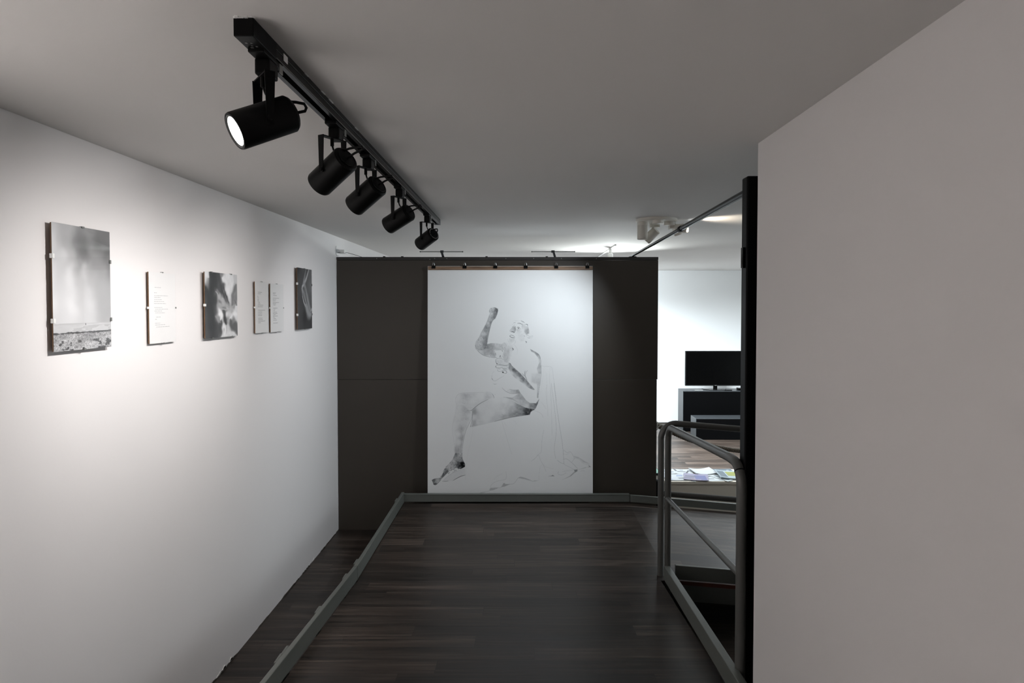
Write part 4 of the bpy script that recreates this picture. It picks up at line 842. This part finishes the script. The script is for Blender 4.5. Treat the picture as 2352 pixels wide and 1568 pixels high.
bn = root('leaflet_bench', (1.9, 5.72, 0), 'beige painted bench covered with leaflets beyond the side ramp', 'bench')
BZ = .358
MB().box((1.245, 5.50, BZ - .025), (2.6, 5.93, BZ), .002).build('bench_top', BEIGE, bn)
MB().box((1.25, 5.51, .0), (2.595, 5.53, BZ - .025)).build('front_board', BEIGE, bn)
MB().box((1.25, 5.53, 0), (1.27, 5.92, BZ - .025)).build('end_board', BEIGE, bn)
MB().box((2.575, 5.53, 0), (2.595, 5.92, BZ - .025)).build('end_board', BEIGE, bn)
cr_ = root('display_box', (1.17, 5.75, 0), 'dark open box beside the partition holding a green leaflet', 'box')
MB().box((1.10, 5.58, 0), (1.235, 5.60, .335)).box((1.10, 5.60, 0), (1.235, 5.90, .02)).box((1.10, 5.88, .0), (1.235, 5.90, .40)).box((1.10, 5.60, .385), (1.235, 5.9, .40)).build('box_shell', BLACK, cr_)
MB().box((1.10, 5.58, .335), (1.235, 5.62, .350)).build('shelf_lip', DGREY, cr_)

def leaflet(lbl, x, y, z, w_, d_, ang, base, marks, curl=.0, thick=.004, name='leaflet'):
    r = root(name, (x, y, z), lbl, 'leaflet' if name != 'magazine' else 'magazine', 'leaflets on the beige bench')
    Mx = Matrix.Rotation(R(ang), 4, 'Z')
    def surf(u, v, h):
        c = curl * (4 * (u - .5) ** 2) + .3 * curl * v
        p = Mx @ Vector(((u - .5) * w_, (v - .5) * d_, 0)); return (x + p.x, y + p.y, z + h + c)
    def sheet(u0, u1, v0, v1, h, th, name_, m, shear=0):
        mb = MB(); n = 10; T = []; Bt = []
        for i in range(n + 1):
            u = u0 + (u1 - u0) * i / n
            T.append([mb.bm.verts.new(surf(u + shear * (v - v0), v, h + th)) for v in (v0, (v0 + v1) / 2, v1)])
            Bt.append([mb.bm.verts.new(surf(u + shear * (v - v0), v, h)) for v in (v0, (v0 + v1) / 2, v1)])
        for i in range(n):
            for j in (0, 1):
                mb.bm.faces.new((T[i][j], T[i + 1][j], T[i + 1][j + 1], T[i][j + 1])); mb.bm.faces.new((Bt[i][j], Bt[i][j + 1], Bt[i + 1][j + 1], Bt[i + 1][j]))
            mb.bm.faces.new((T[i][0], Bt[i][0], Bt[i + 1][0], T[i + 1][0])); mb.bm.faces.new((T[i][2], T[i + 1][2], Bt[i + 1][2], Bt[i][2]))
        for i in (0, n):
            for j in (0, 1): mb.bm.faces.new((T[i][j], T[i][j + 1], Bt[i][j + 1], Bt[i][j]))
        return mb.build(name_, m, r)
    sheet(0, 1, 0, 1, 0, thick, 'pages', lm(base))
    for (u0, u1, v0, v1, c, sh) in marks: sheet(u0, u1, v0, v1, thick, .0004, 'printed_patch', lm(c), sh)
    return r
_lm = {}
def lm(c):
    if c not in _lm: _lm[c] = mat('leaflet print %d' % len(_lm), tuple(v * .72 for v in srgb(c)), .35, spec=.5)
    return _lm[c]
W_ = (212, 217, 221); GY = (120, 128, 140); DK = (70, 74, 84); PU = (120, 125, 175); LP = (165, 160, 185); GN = (95, 165, 140); YG = (165, 170, 90); SL_ = (110, 125, 135)
leaflet('green leaflet lying on the dark box beside the partition', 1.165, 5.74, .402, .12, .26, 0, GN, [(0, .6, .1, .9, (140, 190, 170), .3)], 0)
L0 = BZ + .0005
leaflet('white folded leaflet at the back left of the bench', 1.345, 5.83, L0, .135, .16, 4, W_, [(.1, .3, .5, .8, GY, 0), (.4, .8, .3, .45, GY, .2)], .002)
leaflet('white leaflet with diagonal grey lines at the back of the bench', 1.485, 5.82, L0, .15, .17, -6, W_, [(.1, .6, .45, .55, DK, .1), (.5, .62, .1, .7, DK, .4), (.0, .12, .6, .95, DK, -.2), (.3, .5, .75, .85, GY, 0)], .002)
leaflet('plain white curled booklet at the back middle of the bench', 1.655, 5.81, L0, .20, .18, 8, (222, 227, 230), [], .012, .008)
leaflet('grey blue patterned leaflet at the back right of the bench', 1.83, 5.83, L0, .22, .17, 0, SL_, [(.2, .3, .2, .8, (170, 180, 185), .3), (.5, .58, .2, .8, (175, 185, 190), -.3), (.7, .8, .4, .8, (165, 172, 178), .2)], .003)
leaflet('white leaflet with blue sketch lines at the front left of the bench', 1.365, 5.625, L0, .21, .20, 0, W_, [(.55, .8, .65, .85, (160, 175, 210), .3), (.1, .3, .1, .2, (150, 165, 200), 0), (.6, .85, .25, .4, GY, -.3), (.05, .2, .55, .62, GY, 0)], .002, .006)
leaflet('white card lying under the purple leaflet at the bench front', 1.475, 5.575, L0, .13, .10, -35, (225, 232, 235), [], 0, .002)
leaflet('purple and grey photo leaflet at the front middle of the bench', 1.54, 5.615, L0 + .004, .21, .21, -14, LP, [(.5, .95, .05, .75, PU, -.1), (.05, .5, .5, .62, GY, .3), (.0, .4, .2, .35, (140, 138, 155), .2), (.3, .7, .02, .18, (190, 175, 190), 0)], .004, .006)
leaflet('white sheet with dark text lines right of the purple leaflet', 1.67, 5.61, L0, .19, .20, 4, (228, 234, 236), [(.05, .75, .72, .78, DK, 0), (.1, .6, .3, .36, DK, 0)], .001, .003)
leaflet('narrow white slip between the text sheet and the magazine', 1.755, 5.60, L0 + .004, .07, .22, 30, (222, 228, 228), [(.5, .75, .1, .9, SL_, 0)], 0, .002)
leaflet('magazine with a yellow green cover at the right of the bench', 1.885, 5.67, L0 + .004, .27, .24, -3, (190, 205, 212), [(.3, .95, .3, .85, YG, 0), (.5, .8, .35, .6, (110, 125, 105), 0), (.03, .26, .1, .9, SL_, 0)], .012, .012, 'magazine')
